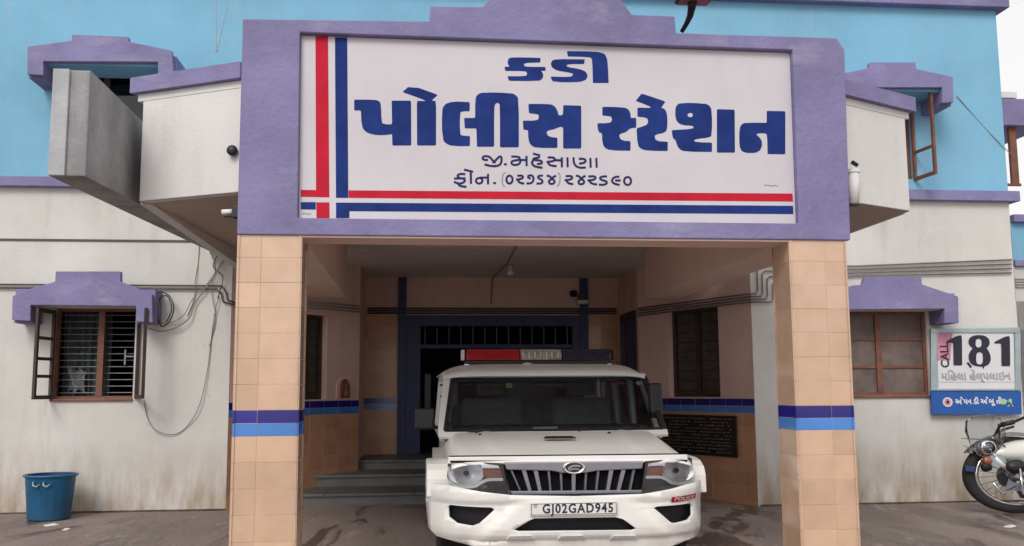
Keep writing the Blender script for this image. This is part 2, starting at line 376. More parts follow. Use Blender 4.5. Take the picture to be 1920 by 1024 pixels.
part(MB().box(-9, -3.2, W - .008, W, -.05, .098).box(3.9, UR_, W - .008, W, -.3, .022), 'damp_line', 'damp', bld)
# dark rooms behind the windows
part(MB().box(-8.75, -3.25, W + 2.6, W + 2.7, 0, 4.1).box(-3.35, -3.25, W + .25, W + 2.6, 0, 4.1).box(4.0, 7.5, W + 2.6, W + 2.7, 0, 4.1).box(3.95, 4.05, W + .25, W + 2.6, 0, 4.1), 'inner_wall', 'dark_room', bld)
def P3(p): return (p[0], p[1], p[2])
def canopy(px, vdep, soff, inl, inr, mname='lavender_paint'):
    vc = W - vdep; poly = [(P(x, y, vc)[0], P(x, y, vc)[2]) for x, y in px]
    us = [p[0] for p in poly]; ul, ur = min(us), max(us)
    zs = P((px[0][0] + px[-1][0]) / 2, soff, vc)[2]; a, b = P(inl, soff, vc)[0], P(inr, soff, vc)[0]
    zl = min(p[1] for p in poly); zt = poly[0][1] - .02
    zt = max(p[1] for p in poly) - .22
    o = part(MB().uz(poly, vc, vc + .09), 'window_canopy', mname, bld, .008)
    part(MB().box(ul + .002, a - .002, vc + .09, W - .003, zl + .002, zt).box(b + .002, ur - .002, vc + .09, W - .003, zl + .002, zt), 'side_fin', mname, o)
    part(MB().box(a, b, vc + .09, W - .003, zs + .003, zt - .02), 'soffit', 'upper_white' if mname == 'lavender_paint' and zs < 4 else 'blue_paint', o)
    return o
canopy([(23, 555), (58, 541), (103, 528), (104, 509), (226, 509), (226, 528), (249, 537), (285, 552), (286, 605), (255, 603), (255, 574), (57, 572), (57, 602), (22, 600)], .42, 573, 57, 255)
canopy([(1533, 556), (1600, 535), (1618, 534), (1622, 519), (1728, 519), (1729, 533), (1797, 556), (1798, 606), (1771, 606), (1771, 579), (1560, 581), (1560, 606), (1533, 606)], .42, 580, 1560, 1771)
canopy([(51, 87), (134, 76), (135, 65), (241, 69), (241, 78), (322, 95), (326, 148), (296, 148), (296, 116), (81, 115), (81, 141), (51, 139)], .6, 115.5, 81, 296)
canopy([(1560, 142), (1630, 127), (1631, 117), (1717, 117), (1718, 129), (1787, 144), (1788, 192), (1767, 193), (1767, 164), (1600, 164), (1600, 190), (1560, 190)], .6, 164, 1600, 1767)
# ---- windows
def window(r, nm, mull, bars=0, rung=(), wood='wood', fr=.05, v=W + .10, glass_on=True, pane='window_glass'):
    a, b, z0, z1 = r
    t = MB().box(a, a + fr, v, v + .07, z0, z1).box(b - fr, b, v, v + .07, z0, z1).box(a + fr, b - fr, v, v + .07, z0, z0 + fr).box(a + fr, b - fr, v, v + .07, z1 - fr, z1)
    f = part(t, 'window', wood, bld, .004)
    for m_ in mull: part(MB().box(m_ - .04, m_ + .04, v - .01, v + .06, z0 + fr, z1 - fr), 'mullion', wood, f, .004)
    for z in rung:
        xs_ = [a + fr] + [q for m_ in mull for q in (m_ - .04, m_ + .04)] + [b - fr]
        for i in range(0, len(xs_), 2): part(MB().box(xs_[i], xs_[i + 1], v + .01, v + .05, z - .018, z + .018), 'rail', wood, f)
    for i in range(bars):
        z = z0 + fr + (z1 - z0 - 2 * fr) * (i + .5) / bars
        part(MB().tube([(a + fr, v + .10, z), (b - fr, v + .10, z)], .006, 6), 'grille_bar', 'steel_bar', f)
    if glass_on: part(MB().box(a + fr, b - fr, v + .028, v + .034, z0 + fr, z1 - fr), 'pane', pane, f)
    return f
ml = P(184, 660, W)[0]
fLL = window(wLL, 'window', [ml], bars=13, glass_on=False, fr=.035)
part(MB().box(wLL[0], wLL[1], W - .03, W + .25, wLL[2] - .03, wLL[2] - .001), 'sill', 'wood', fLL, .004)
q = P(229, 678, W)[0]; part(MB().box(q - .02, q, W + .15, W + .17, 1.95, 2.15).box(q, q + .25, W + .15, W + .17, 2.05, 2.07), 'latch_guard', 'steel_bar', fLL)
cb = MB()     # gathered curtain behind the left half
cb.grid(60, 14, lambda s, t: (wLL[0] + .02 + .62 * s, W + .34 + .035 * math.sin(s * 42) + .02 * math.sin(s * 17 + t * 5), 1.52 + 1.16 * t))
part(cb, 'curtain', 'curtain', fLL, smooth=True)
cl = MB()
cl.grid(14, 10, lambda s, t: (wLL[0] + .12 + .22 * s, W + .27 + .05 * math.sin(s * 9 + t * 4), 1.60 + .30 * t + .03 * math.sin(s * 12)))
part(cl, 'hanging_cloth', 'seat_grey', fLL, smooth=True)
def leaf(hx, fx, py, z0, z1, dv, wood, rungs, sgn=1):
    """casement leaf opened outwards: hinge at column hx on the wall, free edge at column fx, dv nearer"""
    h = P(hx, py, W); f_ = P(fx, py, W - dv); a = Vector((h[0], W, 0)); b = Vector((f_[0], W - dv, 0)); e = (b - a).normalized(); n_ = Vector((-e.y, e.x, 0)); L_ = (b - a).length
    def fn(s, z, d): q = a + e * s + n_ * d; return (q.x, q.y, z)
    fr = .05; o = None
    m_ = MB().prism(rect(0, L_, z0, z1), -.018, .018, fn, [rect(fr, L_ - fr, z0 + fr, z1 - fr)])
    o = part(m_, 'shutter_leaf', wood, bld, .003)
    for r in rungs: part(MB().prism(rect(fr, L_ - fr, r - .02, r + .02), -.014, .014, fn), 'rail', wood, o)
    return o
leaf(96, 61, 748, wLL[2], wLL[3] - .03, .42, 'wood_dark', [z for z in (1.80, 2.02, 2.28)])
leaf(254, 268, 748, wLL[2], wLL[3] - .03, .46, 'wood_dark', [])
z = lambda y: P(1670, y, W)[2]
fRL = window(wRL, 'window', [P(1650, 660, W)[0]], bars=0, rung=(z(636), z(688)), wood='wood', v=W + .04, pane='brown_board')
part(MB().box(wRL[0], wRL[1], W - .03, W + .04, wRL[2] - .03, wRL[2] - .001), 'sill', 'wood', fRL, .004)
window(wUL, 'window', [(wUL[0] + wUL[1]) / 2], bars=10, wood='wood_dark')
window(wUR, 'window', [(wUR[0] + wUR[1]) / 2], bars=10, wood='wood')
zu = lambda y: P(1717, y, W)[2]
leaf(1714, 1756, 325, zu(340), zu(186), .5, 'wood', [zu(288)])
# ---- entrance recess: splayed walls, rear wall, ceiling
Z = Vector((0, 0, 1))
def Ps(px, py, p0, p1):
    p0 = Vector((*p0, 0)); p1 = Vector((*p1, 0)); ax = (p1 - p0).normalized(); n_ = ax.cross(Z)
    d0 = ray(px, py); d = Vector((d0.x * CA + d0.y * SA, -d0.x * SA + d0.y * CA, d0.z)); e0 = EYE - O; e = Vector((e0.x * CA + e0.y * SA, -e0.x * SA + e0.y * CA, e0.z))
    k = (p0 - e).dot(n_) / d.dot(n_); q = e + d * k; return (q - p0).dot(ax), q.z
rec = thing('entrance_recess', 'recessed station entrance with splayed pink walls, brown tiled dado and blue tile band', 'entrance', (.33, 7, 0))
def splay(p0, p1, hole_px, zlo):
    a = Vector((*p0, 0)); b = Vector((*p1, 0)); ax = (b - a).normalized(); L_ = (b - a).length; n_ = ax.cross(Z)
    fn = lambda s, z, d: tuple(a + ax * s - n_ * d + Z * z)
    s0, z1 = Ps(hole_px[0], hole_px[2], p0, p1); s1, z0 = Ps(hole_px[1], hole_px[3], p0, p1); _, z0b = Ps(hole_px[0], hole_px[3], p0, p1)
    z0 = 1.47
    wl = part(MB().prism(rect(0, L_, -.3, 3.56), 0, .2, fn, [rect(s0, s1, z0, z1)]), 'wall', 'pink_paint', rec)
    wn = part(MB().prism(rect(s0, s1, z0, z1), .1, .14, fn, [rect(s0 + .05, s1 - .05, z0 + .05, z1 - .05)]), 'window', 'wood_dark', rec, .004)
    part(MB().prism(rect((s0 + s1) / 2 - .03, (s0 + s1) / 2 + .03, z0 + .05, z1 - .05), .09, .13, fn), 'mullion', 'wood_dark', wn)
    part(MB().prism(rect(s0, s1, z0, z1), .155, .165, fn), 'pane', 'shutter_board', wn)
    for i in range(9):
        zz = z0 + .1 + (z1 - z0 - .15) * i / 8.; part(MB().tube([fn(s0 + .04, zz, .147), fn(s1 - .04, zz, .147)], .006, 5), 'grille_bar', 'wood_dark', wn)
    part(MB().prism(rect(s0 - .3, s1 + .3, z0 - .2, z1 + .2), .5, .52, fn), 'backing', 'dark_room', wn)
    # tiled dado
    tw = .30; nrow = 6
    nn = int(math.ceil(L_ / tw))
    for i in range(nn):
        w_ = min(tw, L_ - i * tw)
        if w_ < .03: continue
        for j in range(nrow + 1):
            z0_ = 1.25 - .2 * (j + 1)
            if z0_ < -.16: continue
            tile(wl, 'tile', 'tile_brown', fn(i * tw, z0_, 0), ax, Z, w_, .2)
        tile(wl, 'tile', 'tile_sky', fn(i * tw, 1.25, 0), ax, Z, w_, .1)
        tile(wl, 'tile', 'tile_navy', fn(i * tw, 1.35, 0), ax, Z, w_, .1)
    return wl, fn, ax
SR0, SR1 = (2.74, 7.3), (3.87, W + .004); SL0, SL1 = (-3.2, W + .004), (-1.64, 7.3)
wr, fnR, axR = splay(SR0, SR1, (1251, 1351, 584, 743), 0)
wl_, fnL, axL = splay(SL0, SL1, (556, 612, 587, 745), 0)
rr = [-.88, 2.10, .3, 2.86]
rw = part(MB().uz(rect(-3.2, 4.1, -.3, 3.56), REAR, REAR + .2, [rect(-.88, 2.1, .3, 2.86)]), 'wall', 'pink_paint', rec)
for (a, b) in ((-1.84, -1.09), (2.20, 2.9)):
    n_ = 3; tw = (b - a) / n_
    for i in range(n_):
        for j in range(12):
            zz = .47 + .2 * j; mm = 'tile_brown'; hh = .2
            if zz > 2.7: continue
            if abs(zz - 1.27) < .01:
                tile(rw, 'tile', 'tile_sky', (a + i * tw, REAR, 1.27), (1, 0, 0), Z, tw, .1); tile(rw, 'tile', 'tile_navy', (a + i * tw, REAR, 1.37), (1, 0, 0), Z, tw, .1); continue
            tile(rw, 'tile', mm, (a + i * tw, REAR, zz), (1, 0, 0), Z, tw, hh)
part(MB().box(-1.84, -1.64, 7.3, REAR, -.3, 3.56).box(2.74, 2.94, 7.3, REAR, -.3, 3.56, ), 'return_wall', 'pink_paint', rec)
dw = part(MB().box(2.70, 2.74, 7.42, 8.5, .53, 2.85), 'side_door', 'wood_dark', rec, .004)
part(MB().box(2.68, 2.70, 7.5, 7.9, .7, 2.7).box(2.68, 2.70, 8.0, 8.42, .7, 2.7), 'door_panel', 'frame_blue', dw)
part(MB().box(-1.08, -.94, REAR - .05, REAR, .3, 3.52).box(2.06, 2.20, REAR - .05, REAR, .3, 3.52), 'pilaster', 'frame_blue', rec, .004)
part(MB().box(-2.1, 2.75, .385, W + .25, 3.52, 3.615).box(-3.2, 4.1, W + .25, 9.0, 3.521, 3.62), 'ceiling', 'ceiling_paint', rec)
df = part(MB().box(-.94, -.70, REAR - .04, REAR + .12, .53, 2.86).box(1.92, 2.06, REAR - .04, REAR + .12, .53, 2.86).box(-.70, 1.92, REAR - .04, REAR + .12, 2.68, 2.86), 'door_frame', 'frame_blue', rec, .006)
part(MB().box(-.70, 1.92, REAR, REAR + .08, 2.30, 2.37), 'transom', 'frame_blue', df, .004)
for i in range(13): part(MB().tube([(-.62 + .205 * i, REAR + .04, 2.37), (-.62 + .205 * i, REAR + .04, 2.68)], .008, 6), 'transom_bar', 'steel_bar', df)
part(MB().box(-.76, -.70, REAR + .13, REAR + .75, .56, 2.3), 'door_leaf', 'frame_blue', rec, .004)
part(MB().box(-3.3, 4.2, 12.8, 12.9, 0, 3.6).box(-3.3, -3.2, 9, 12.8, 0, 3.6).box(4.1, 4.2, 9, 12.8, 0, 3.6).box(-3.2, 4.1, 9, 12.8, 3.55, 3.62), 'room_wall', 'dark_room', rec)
part(MB().box(-3.2, 4.1, REAR, 12.8, .4, .53), 'room_floor', 'room_floor', rec)
cab = thing('filing_cabinet', 'tall grey cabinet standing in the dark room beyond the entrance door', 'cabinet', (1.5, 11.5, .53))
part(MB().box(.9, 2.0, 11.3, 11.8, .53, 2.4), 'body', 'steel_bar', cab, .01)
part(MB().box(.93, 1.44, 11.28, 11.3, .6, 2.35).box(1.46, 1.97, 11.28, 11.3, .6, 2.35), 'door', 'steel_bar', cab, .005)
# ---- steps
st = thing('entrance_steps', 'grey green stone steps rising to the entrance door behind the vehicle', 'steps', (.33, 5.65, 0))
part(MB().box(-3.18, 2.95, 5.65, 8.8, -.2, .19), 'riser', 'stone_step', st); part(MB().box(-2.3, 2.95, 6.6, 8.8, .19, .355), 'riser', 'stone_step', st); part(MB().box(-1.84, 2.94, 7.5, 8.8, .355, .50), 'riser', 'stone_step', st)
for (v0, v1, zt) in ((5.61, 6.64, .225), (6.56, 7.54, .39), (7.46, 8.8, .53)):
    for i in range(6):
        a = -3.18 + 7.2 * i / 6; b = -3.18 + 7.2 * (i + 1) / 6
        if zt > .3: a = max(a, -1.9 if zt > .5 else -2.5); b = min(b, 3.0)
        b = min(b, 3.0)
        if b - a < .05: continue
        part(MB().box(a + .003, b - .003, v0, v1, zt - .035, zt), 'tread', 'stone_step', st, .004)
# ================================================================== PORCH
UL_, UR2 = -2.185, 2.84
por = thing('entrance_porch', 'lavender porch with stepped parapet on two peach tiled pillars above the police vehicle', 'porch', (.33, .2, 0))
def pillar(u0, u1, joint):
    v0, v1 = 0.012, .42
    pl = part(MB().box(u0 + .012, u1 - .012, v0 + .012, v1 - .012, -.2, 2.83), 'pillar', 'grout', por)
    rows = [(1.25 - .2 * (i + 1), .2, 'tile_peach') for i in range(7)] + [(1.25, .1, 'tile_sky'), (1.35, .1, 'tile_navy')] + [(1.45 + .2 * i, min(.2, 2.83 - 1.45 - .2 * i), 'tile_peach') for i in range(7)]
    for z0, h_, m_ in rows:
        if h_ < .02: continue
        for a, b in ((u0, u0 + joint), (u0 + joint, u1)):
            tile(pl, 'tile', m_, (a, v0 + .012, z0), (1, 0, 0), Z, b - a, h_)
        tile(pl, 'tile', m_, (u0 + .012, v1, z0), (0, -1, 0), Z, v1 - v0, h_)
        tile(pl, 'tile', m_, (u1 - .012, v0, z0), (0, 1, 0), Z, v1 - v0, h_)
        tile(pl, 'tile', m_, (u1, v1 - .012, z0), (-1, 0, 0), Z, u1 - u0, h_)
    return pl
pillar(UL_, -1.675, .19); pillar(2.335, UR2, .31)
hole = [(-1.715, 2.968), (2.425, 2.968), (2.435, 4.478), (-1.728, 4.505)]
top = [(UL_, 2.83), (2.87, 2.83), (2.90, 4.50), (2.83, 4.60), (1.416, 4.60), (1.406, 4.748), (1.036, 4.75), (.93, 4.90), (.80, 5.02), (-.02, 5.02), (-.13, 4.90), (-.232, 4.775), (-.667, 4.765), (-.675, 4.635), (-2.187, 4.605)]
part(MB().uz(top, 0, .085, [hole]), 'parapet_face', 'lavender_paint', por, .01)
part(MB().uz([(p[0] * .999, p[1] - .001) for p in top], .086, .34), 'parapet', 'lavender_paint', por, .01)
part(MB().box(UL_, -1.70, .345, W - .01, 2.832, 3.52).box(2.36, UR2, .345, W - .01, 2.832, 3.52), 'side_beam', 'peach_paint', por, .004)
part(MB().box(-1.70, 2.36, .02, .38, 2.815, 2.829), 'beam_soffit', 'peach_paint', por)
part(MB().box(-1.70, 2.36, .342, .38, 2.83, 3.52), 'front_beam', 'peach_paint', por)
part(MB().box(UL_, UR2, .345, W - .01, 3.62, 3.78), 'roof_slab', 'lavender_paint', por)
part(MB().box(UL_, UL_ + .15, .345, W - .01, 3.78, 4.55).box(UR2 - .15, UR2, .345, W - .01, 3.78, 4.55), 'side_parapet', 'upper_white', por)
# ---- balconies on both sides
def balcony(base, pts_in, tip, outer_dir, label, zfar):
    t = thing('balcony', label, 'balcony', (*base, 3.2))
    (x0, y0), (x1, y1) = pts_in, tip
    a = Vector((x0, y0, 0)); b = Vector((x1, y1, 0)); e = (b - a).normalized(); n_ = Vector((-e.y, e.x, 0)); n_ = n_ if n_.y < 0 else -n_; L_ = (b - a).length
    def fn(s, z, d): q = a + e * s + n_ * d; return (q.x, q.y, z)
    part(MB().prism(rect(0, L_ - .035, 3.2, 4.07), 0, -.1, fn), 'parapet', 'upper_white', t, .006)
    part(MB().prism(rect(0, L_ + .02, 4.07, 4.135), .004, -.1, fn), 'fascia', 'upper_white', t, .004)
    part(MB().prism(rect(0, L_ + .07, 4.137, 4.275), .055, -.15, fn), 'coping', 'lavender_paint', t, .01)
    dx = outer_dir
    xo = x1
    part(MB().box(min(xo - dx * .1, xo), max(xo - dx * .1, xo), y1 + .14, W - .01, 3.2, 4.07), 'side_wall', 'upper_white', t)
    # underside slab, rising slightly to the wall
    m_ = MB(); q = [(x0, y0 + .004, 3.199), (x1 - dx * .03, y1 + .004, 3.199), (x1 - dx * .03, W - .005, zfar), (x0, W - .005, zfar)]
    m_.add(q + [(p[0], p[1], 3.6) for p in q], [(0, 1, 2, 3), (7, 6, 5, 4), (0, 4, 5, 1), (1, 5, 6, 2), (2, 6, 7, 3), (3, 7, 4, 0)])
    part(m_, 'soffit', 'shaded_dirty_paint', t)
    return t
balcony((3.3, .4), (UR2, .13), (3.76, .60), 1, 'off white chamfered balcony parapet with lavender coping right of the porch sign', 3.2)
balcony((-2.7, .4), (UL_, .13), (-3.14, .60), -1, 'off white chamfered balcony parapet with lavender coping left of the porch sign', 3.40)
fin = thing('concrete_fin_wall', 'weathered bare grey concrete wall projecting beside the left balcony', 'concrete wall', (-3.37, 2.4, 3.2))
fm = MB(); q = [(-3.235, -.36, 3.2), (-3.235, -.36, 4.03), (-3.235, .9, 4.02), (-3.235, W - .01, 4.02), (-3.15, W - .01, 3.42)]
fm.vz([(-.36, 3.2), (-.36, 4.02), (W - .01, 4.02), (W - .01, 3.44)], -3.50, -3.235)
part(fm, 'slab', 'grey_concrete', fin, .012)
part(MB().box(-3.50, -3.38, -.385, -.36, 3.2, 4.02), 'edge_rib', 'pale_concrete', fin, .006)
# ================================================================== SIGN BOARD in the parapet
VS = .062
sb = thing('sign_board', 'large white painted board with blue lettering between red and blue stripes under the porch parapet', 'sign', (.35, VS, 2.97))
part(MB().uz([(-1.712, 2.971), (2.422, 2.971), (2.432, 4.474), (-1.725, 4.501)], VS, .084), 'board', 'board_white', sb)
def SP(px, py, d=0): p = P(px, py, VS - .002 - d); return p
def stripe(pts, m_, d=0): part(MB().add([SP(x, y, d) for x, y in pts], [tuple(range(len(pts)))]), 'stripe', m_, sb)
stripe([(591.5, 68), (615, 68), (617.5, 370), (564, 369), (564, 356), (592.5, 356.5)], 'paint_red')
stripe([(593, 379.5), (617.5, 379.5), (618, 409), (593.5, 409)], 'paint_red')
stripe([(628, 70), (651, 70.5), (653, 371), (630, 371)], 'paint_navy')
stripe([(630, 380), (653, 380), (1487, 386), (1487.5, 401.5), (655, 396), (655, 409), (630, 409)], 'paint_navy')
stripe([(653.6, 357), (1486, 363), (1487, 378), (653.6, 371)], 'paint_red')
stripe([(564, 379), (592, 379), (592, 393), (564, 392.5)], 'paint_navy')
def chaikin_closed(p):
    p = [Vector(q) for q in p]; out = []
    for i in range(len(p)):
        a, b, c = p[i - 1], p[i], p[(i + 1) % len(p)]; u_ = (a - b); w_ = (c - b)
        ang = u_.angle(w_) if u_.length and w_.length else math.pi
        if ang < math.radians(112): k = min(.12, 5 / min(u_.length, w_.length))
        else: k = .3
        if ang > math.radians(172): out.append(b); continue
        out += [b + u_ * k, b + w_ * k]
    return [tuple(q) for q in out]
def glyph(pts, ox, oy, sc, hole=None):
    hs_ = []
    if hole: cx, cy, rx, ry = hole; hs_ = [[(cx + rx * math.cos(t * math.pi / 8), cy + ry * math.sin(t * math.pi / 8)) for t in range(16)]]
    m_ = MB().prism(chaikin_closed(pts), 0, None, lambda a, b, d: SP(ox + a / sc, oy + b / sc), hs_)
    part(m_, 'letter', 'paint_navy', sb)
A_ = (640, 70, 4.3636); B_ = (1060, 70, 4.3636); C_ = (940, 85, 9.143)
glyph([(105, 510), (270, 510), (310, 520), (325, 550), (328, 690), (345, 712), (415, 712), (412, 518), (570, 518), (572, 885), (418, 885), (415, 792), (330, 802), (250, 795), (190, 770), (165, 720), (160, 598), (105, 598)], *A_)
glyph([(618, 520), (690, 522), (670, 508), (500, 448), (565, 390), (790, 470), (738, 518), (775, 522), (775, 885), (620, 885)], *A_)
glyph([(1050, 530), (1050, 605), (985, 605), (970, 620), (970, 790), (985, 805), (1052, 808), (1052, 890), (920, 890), (860, 875), (825, 830), (822, 600), (840, 555), (880, 532), (950, 526)], *A_)
glyph([(1005, 660), (1095, 660), (1095, 500), (1115, 465), (1160, 450), (1380, 455), (1430, 470), (1452, 510), (1452, 900), (1298, 900), (1298, 560), (1290, 540), (1275, 535), (1258, 545), (1250, 580), (1250, 895), (1110, 895), (1105, 745), (1010, 745)], *A_)
glyph([(1530, 545), (1690, 545), (1740, 555), (1770, 600), (1775, 635), (1800, 640), (1815, 630), (1815, 555), (1963, 560), (1963, 910), (1815, 910), (1815, 738), (1790, 730), (1750, 750), (1700, 760), (1680, 770), (1680, 790), (1700, 815), (1768, 822), (1768, 905), (1600, 905), (1550, 885), (1530, 840), (1528, 760), (1490, 755), (1485, 682), (1600, 682), (1618, 660), (1612, 630), (1535, 620)], *A_)
glyph([(303, 568), (470, 572), (515, 585), (533, 620), (535, 660), (580, 660), (580, 740), (530, 742), (500, 775), (445, 790), (440, 810), (460, 845), (533, 850), (533, 928), (370, 925), (320, 905), (303, 860), (300, 785), (268, 775), (262, 703), (360, 703), (382, 685), (380, 655), (365, 645), (303, 640)], *B_)
glyph([(590, 575), (700, 578), (690, 562), (575, 520), (625, 460), (820, 525), (785, 575), (820, 590), (835, 640), (835, 740), (820, 780), (735, 795), (730, 815), (745, 850), (838, 855), (838, 930), (680, 928), (620, 915), (590, 880), (583, 744), (640, 728), (675, 710), (678, 675), (660, 655), (590, 650)], *B_)
glyph([(900, 600), (905, 560), (940, 535), (1130, 540), (1180, 555), (1200, 600), (1200, 800), (1180, 820), (1075, 830), (1050, 845), (1070, 858), (1200, 862), (1200, 938), (980, 935), (930, 915), (910, 870), (900, 835), (880, 830), (870, 760), (1040, 750), (1050, 735), (1040, 722), (960, 720), (915, 695), (900, 650)], *B_, hole=(1022, 636, 22, 18))
glyph([(1240, 588), (1385, 592), (1388, 943), (1240, 943)], *B_)
glyph([(1425, 750), (1440, 710), (1480, 698), (1648, 700), (1648, 602), (1800, 605), (1800, 957), (1655, 955), (1652, 800), (1640, 785), (1580, 785), (1562, 795), (1600, 830), (1610, 860), (1608, 900), (1580, 940), (1520, 948), (1460, 942), (1430, 915), (1422, 850)], *B_)
glyph([(110, 260), (130, 220), (200, 205), (675, 215), (665, 295), (420, 298), (385, 325), (400, 360), (460, 370), (755, 370), (760, 435), (680, 440), (715, 480), (718, 540), (690, 590), (620, 612), (130, 608), (105, 530), (400, 530), (440, 510), (440, 460), (400, 440), (65, 438), (55, 370), (140, 365), (110, 320)], *C_)
glyph([(845, 340), (860, 270), (920, 235), (1430, 240), (1420, 320), (1150, 322), (1115, 345), (1140, 375), (1280, 395), (1420, 430), (1475, 490), (1475, 560), (1420, 610), (1280, 635), (900, 628), (860, 590), (845, 535), (1150, 545), (1220, 525), (1230, 490), (1190, 470), (1000, 440), (900, 410)], *C_)
glyph([(1125, 100), (1600, 105), (1740, 130), (1800, 180), (1825, 300), (1840, 645), (1570, 645), (1560, 260), (1540, 215), (1500, 200), (1140, 190)], *C_)
def strokes(lst, ox, oy, sc, wd, m_='paint_ink', nm='small_letter'):
    for k, (grp) in enumerate(lst):
        mb = MB()
        for i, s_ in enumerate(grp):
            closed = s_[0] == 'c'
            ribbon(s_[1:] if closed else s_, wd, lambda a, b, i=i: SP(ox + a / sc, oy + b / sc, .0006 * i), mb, closed)
        part(mb, nm, m_, sb)
def ell(cx, cy, rx, ry): return ['c'] + [(cx + rx * math.cos(t * math.pi / 6), cy + ry * math.sin(t * math.pi / 6)) for t in range(12)]
D_ = (840, 280, 10.667); E_ = (1010, 280, 10.105)
strokes([
    [[(800, 212), (720, 212), (685, 180), (710, 140), (780, 135), (840, 155), (900, 230), (925, 265)], [(885, 258), (955, 258)], [(930, 240), (990, 180), (1030, 140), (1070, 148), (1072, 230), (1050, 300), (980, 335), (860, 335), (730, 302)]],
    [[(1120, 300), (1175, 300)]],
    [[(1265, 145), (1400, 145), (1445, 180), (1420, 215), (1300, 225), (1262, 260), (1285, 305), (1340, 315), (1420, 300), (1445, 250), (1460, 210), (1560, 215)], [(1570, 132), (1572, 335)]],
    [[(1700, 85), (1840, 122)], [(1822, 125), (1825, 165), (1720, 180), (1700, 200), (1740, 215), (1840, 220), (1890, 255), (1860, 290), (1780, 292)], [(1715, 210), (1675, 255), (1690, 310), (1760, 350), (1890, 368)]],
    [[(120, 585), (350, 578)], [(345, 495), (230, 490), (180, 530), (220, 572), (320, 590), (345, 630), (300, 670), (220, 690), (120, 650)], [(205, 690), (235, 735), (370, 750)]],
    [[(320, 405), (500, 450)], [(455, 455), (460, 690)]],
    [[(800, 565), (620, 565), (560, 600), (560, 660), (620, 692), (680, 665), (692, 610), (650, 572)], [(800, 490), (800, 700)]],
    [[(905, 675), (960, 675)]],
    [ell(1230, 605, 62, 82)],
    [[(1385, 530), (1480, 522), (1505, 560), (1470, 592), (1360, 605)], [(1395, 608), (1430, 670), (1525, 685)]],
    [[(1655, 585), (1605, 570), (1600, 530), (1660, 515), (1712, 550), (1705, 640), (1650, 685), (1570, 680)]],
    [[(1900, 525), (1810, 530), (1795, 570), (1860, 600), (1900, 640), (1870, 685), (1770, 685)]],
], *D_, 42)
strokes([[[(1150, 462), (1095, 490), (1080, 700), (1135, 748)]]], *D_, 24, 'paint_thin', 'bracket')
strokes([
    [[(170, 155), (280, 152), (318, 190), (280, 225), (150, 240)], [(175, 245), (210, 305), (340, 318)], [(300, 205), (430, 208)], [(438, 150), (440, 340)]],
    [[(545, 152), (550, 340)]],
    [[(660, 152), (665, 260), (710, 325), (790, 352), (895, 345)], [(760, 180), (860, 178), (900, 215), (860, 258), (765, 270)]],
    [[(980, 162), (985, 348)]], [[(1093, 162), (1100, 348)]],
    [[(150, 500), (205, 505), (255, 560)], [(330, 500), (280, 520), (250, 560), (195, 590), (195, 640), (250, 662), (305, 630), (295, 585), (248, 555)]],
    [[(510, 510), (620, 503), (645, 540), (600, 575), (490, 585)], [(525, 588), (560, 645), (655, 660)]],
    [[(705, 500), (760, 505), (812, 562)], [(890, 505), (840, 520), (810, 560), (755, 600), (755, 645), (810, 668), (865, 635), (855, 590), (806, 556)]],
    [[(940, 515), (1060, 508), (1085, 545), (1040, 580), (925, 590)], [(960, 592), (1000, 650), (1105, 665)]],
    [[(1295, 512), (1190, 515), (1155, 550), (1200, 585), (1285, 605), (1295, 645), (1235, 675), (1140, 668)]],
    [[(1530, 518), (1440, 522), (1380, 580), (1415, 650), (1535, 675)], [(1450, 590), (1555, 590)]],
    [ell(1685, 600, 68, 78)],
], *E_, 40)
strokes([[[(360, 445), (412, 475), (395, 670), (340, 702)]]], *E_, 24, 'paint_thin', 'bracket')
strokes([[[(0, 5), (12, 0), (24, 7), (36, 2), (50, 6)]]], 1433, 346, 2, 3, 'paint_thin', 'painter_mark')
strokes([[[(0, 5), (10, 0), (22, 7), (34, 2)]]], 566, 399, 2, 3, 'paint_thin', 'painter_mark')
# ================================================================== VEHICLE
CF = Matrix(((CA, -SA, 0, .535), (SA, CA, 0, 8.62), (0, 0, 1, .0), (0, 0, 0, 1)))
CE = CF.inverted() @ EYE; CRI = CF.to_3x3().inverted()
def PC(px, py, y):      # point of the photo on the plane y = const of the vehicle
    d = CRI @ ray(px, py); k = (y - CE.y) / d.y; q = CE + d * k; return (q.x, q.y, q.z)
car = thing('police_vehicle', 'white police utility vehicle with red and blue light bar parked nose out under the porch', 'vehicle', (0, 0, 0), frame=CF)
def cp(mb, name, m_, parent=None, **k): return part(mb, name, m_, parent or car, **k)
def px2(pts, y=0): return [(PC(x, y_, y)[0], PC(x, y_, y)[2]) for x, y_ in pts]
def clean_bend(poly, holes, bend, step=.05):
    bm = bmesh.new(); mb = MB().prism(poly, 0, None, lambda a, b, d: (a, 0, b), holes)
    vs = [bm.verts.new(v) for v in mb.v]
    for f in mb.f:
        try: bm.faces.new([vs[i] for i in f])
        except ValueError: pass
    bmesh.ops.remove_doubles(bm, verts=bm.verts, dist=.0001)
    x0, x1 = min(v[0] for v in mb.v), max(v[0] for v in mb.v); z0, z1 = min(v[2] for v in mb.v), max(v[2] for v in mb.v)
    for i in range(1, int((x1 - x0) / step)):
        bmesh.ops.bisect_plane(bm, geom=bm.verts[:] + bm.edges[:] + bm.faces[:], plane_co=(x0 + i * step, 0, 0), plane_no=(1, 0, 0))
    for i in range(1, int((z1 - z0) / step)):
        bmesh.ops.bisect_plane(bm, geom=bm.verts[:] + bm.edges[:] + bm.faces[:], plane_co=(0, 0, z0 + i * step), plane_no=(0, 0, 1))
    for v in bm.verts: v.co.y = bend(v.co.x, v.co.z)
    out = MB(); bm.verts.index_update(); out.v = [tuple(v.co) for v in bm.verts]; out.f = [tuple(v.index for v in f.verts) for f in bm.faces]; bm.free(); return out
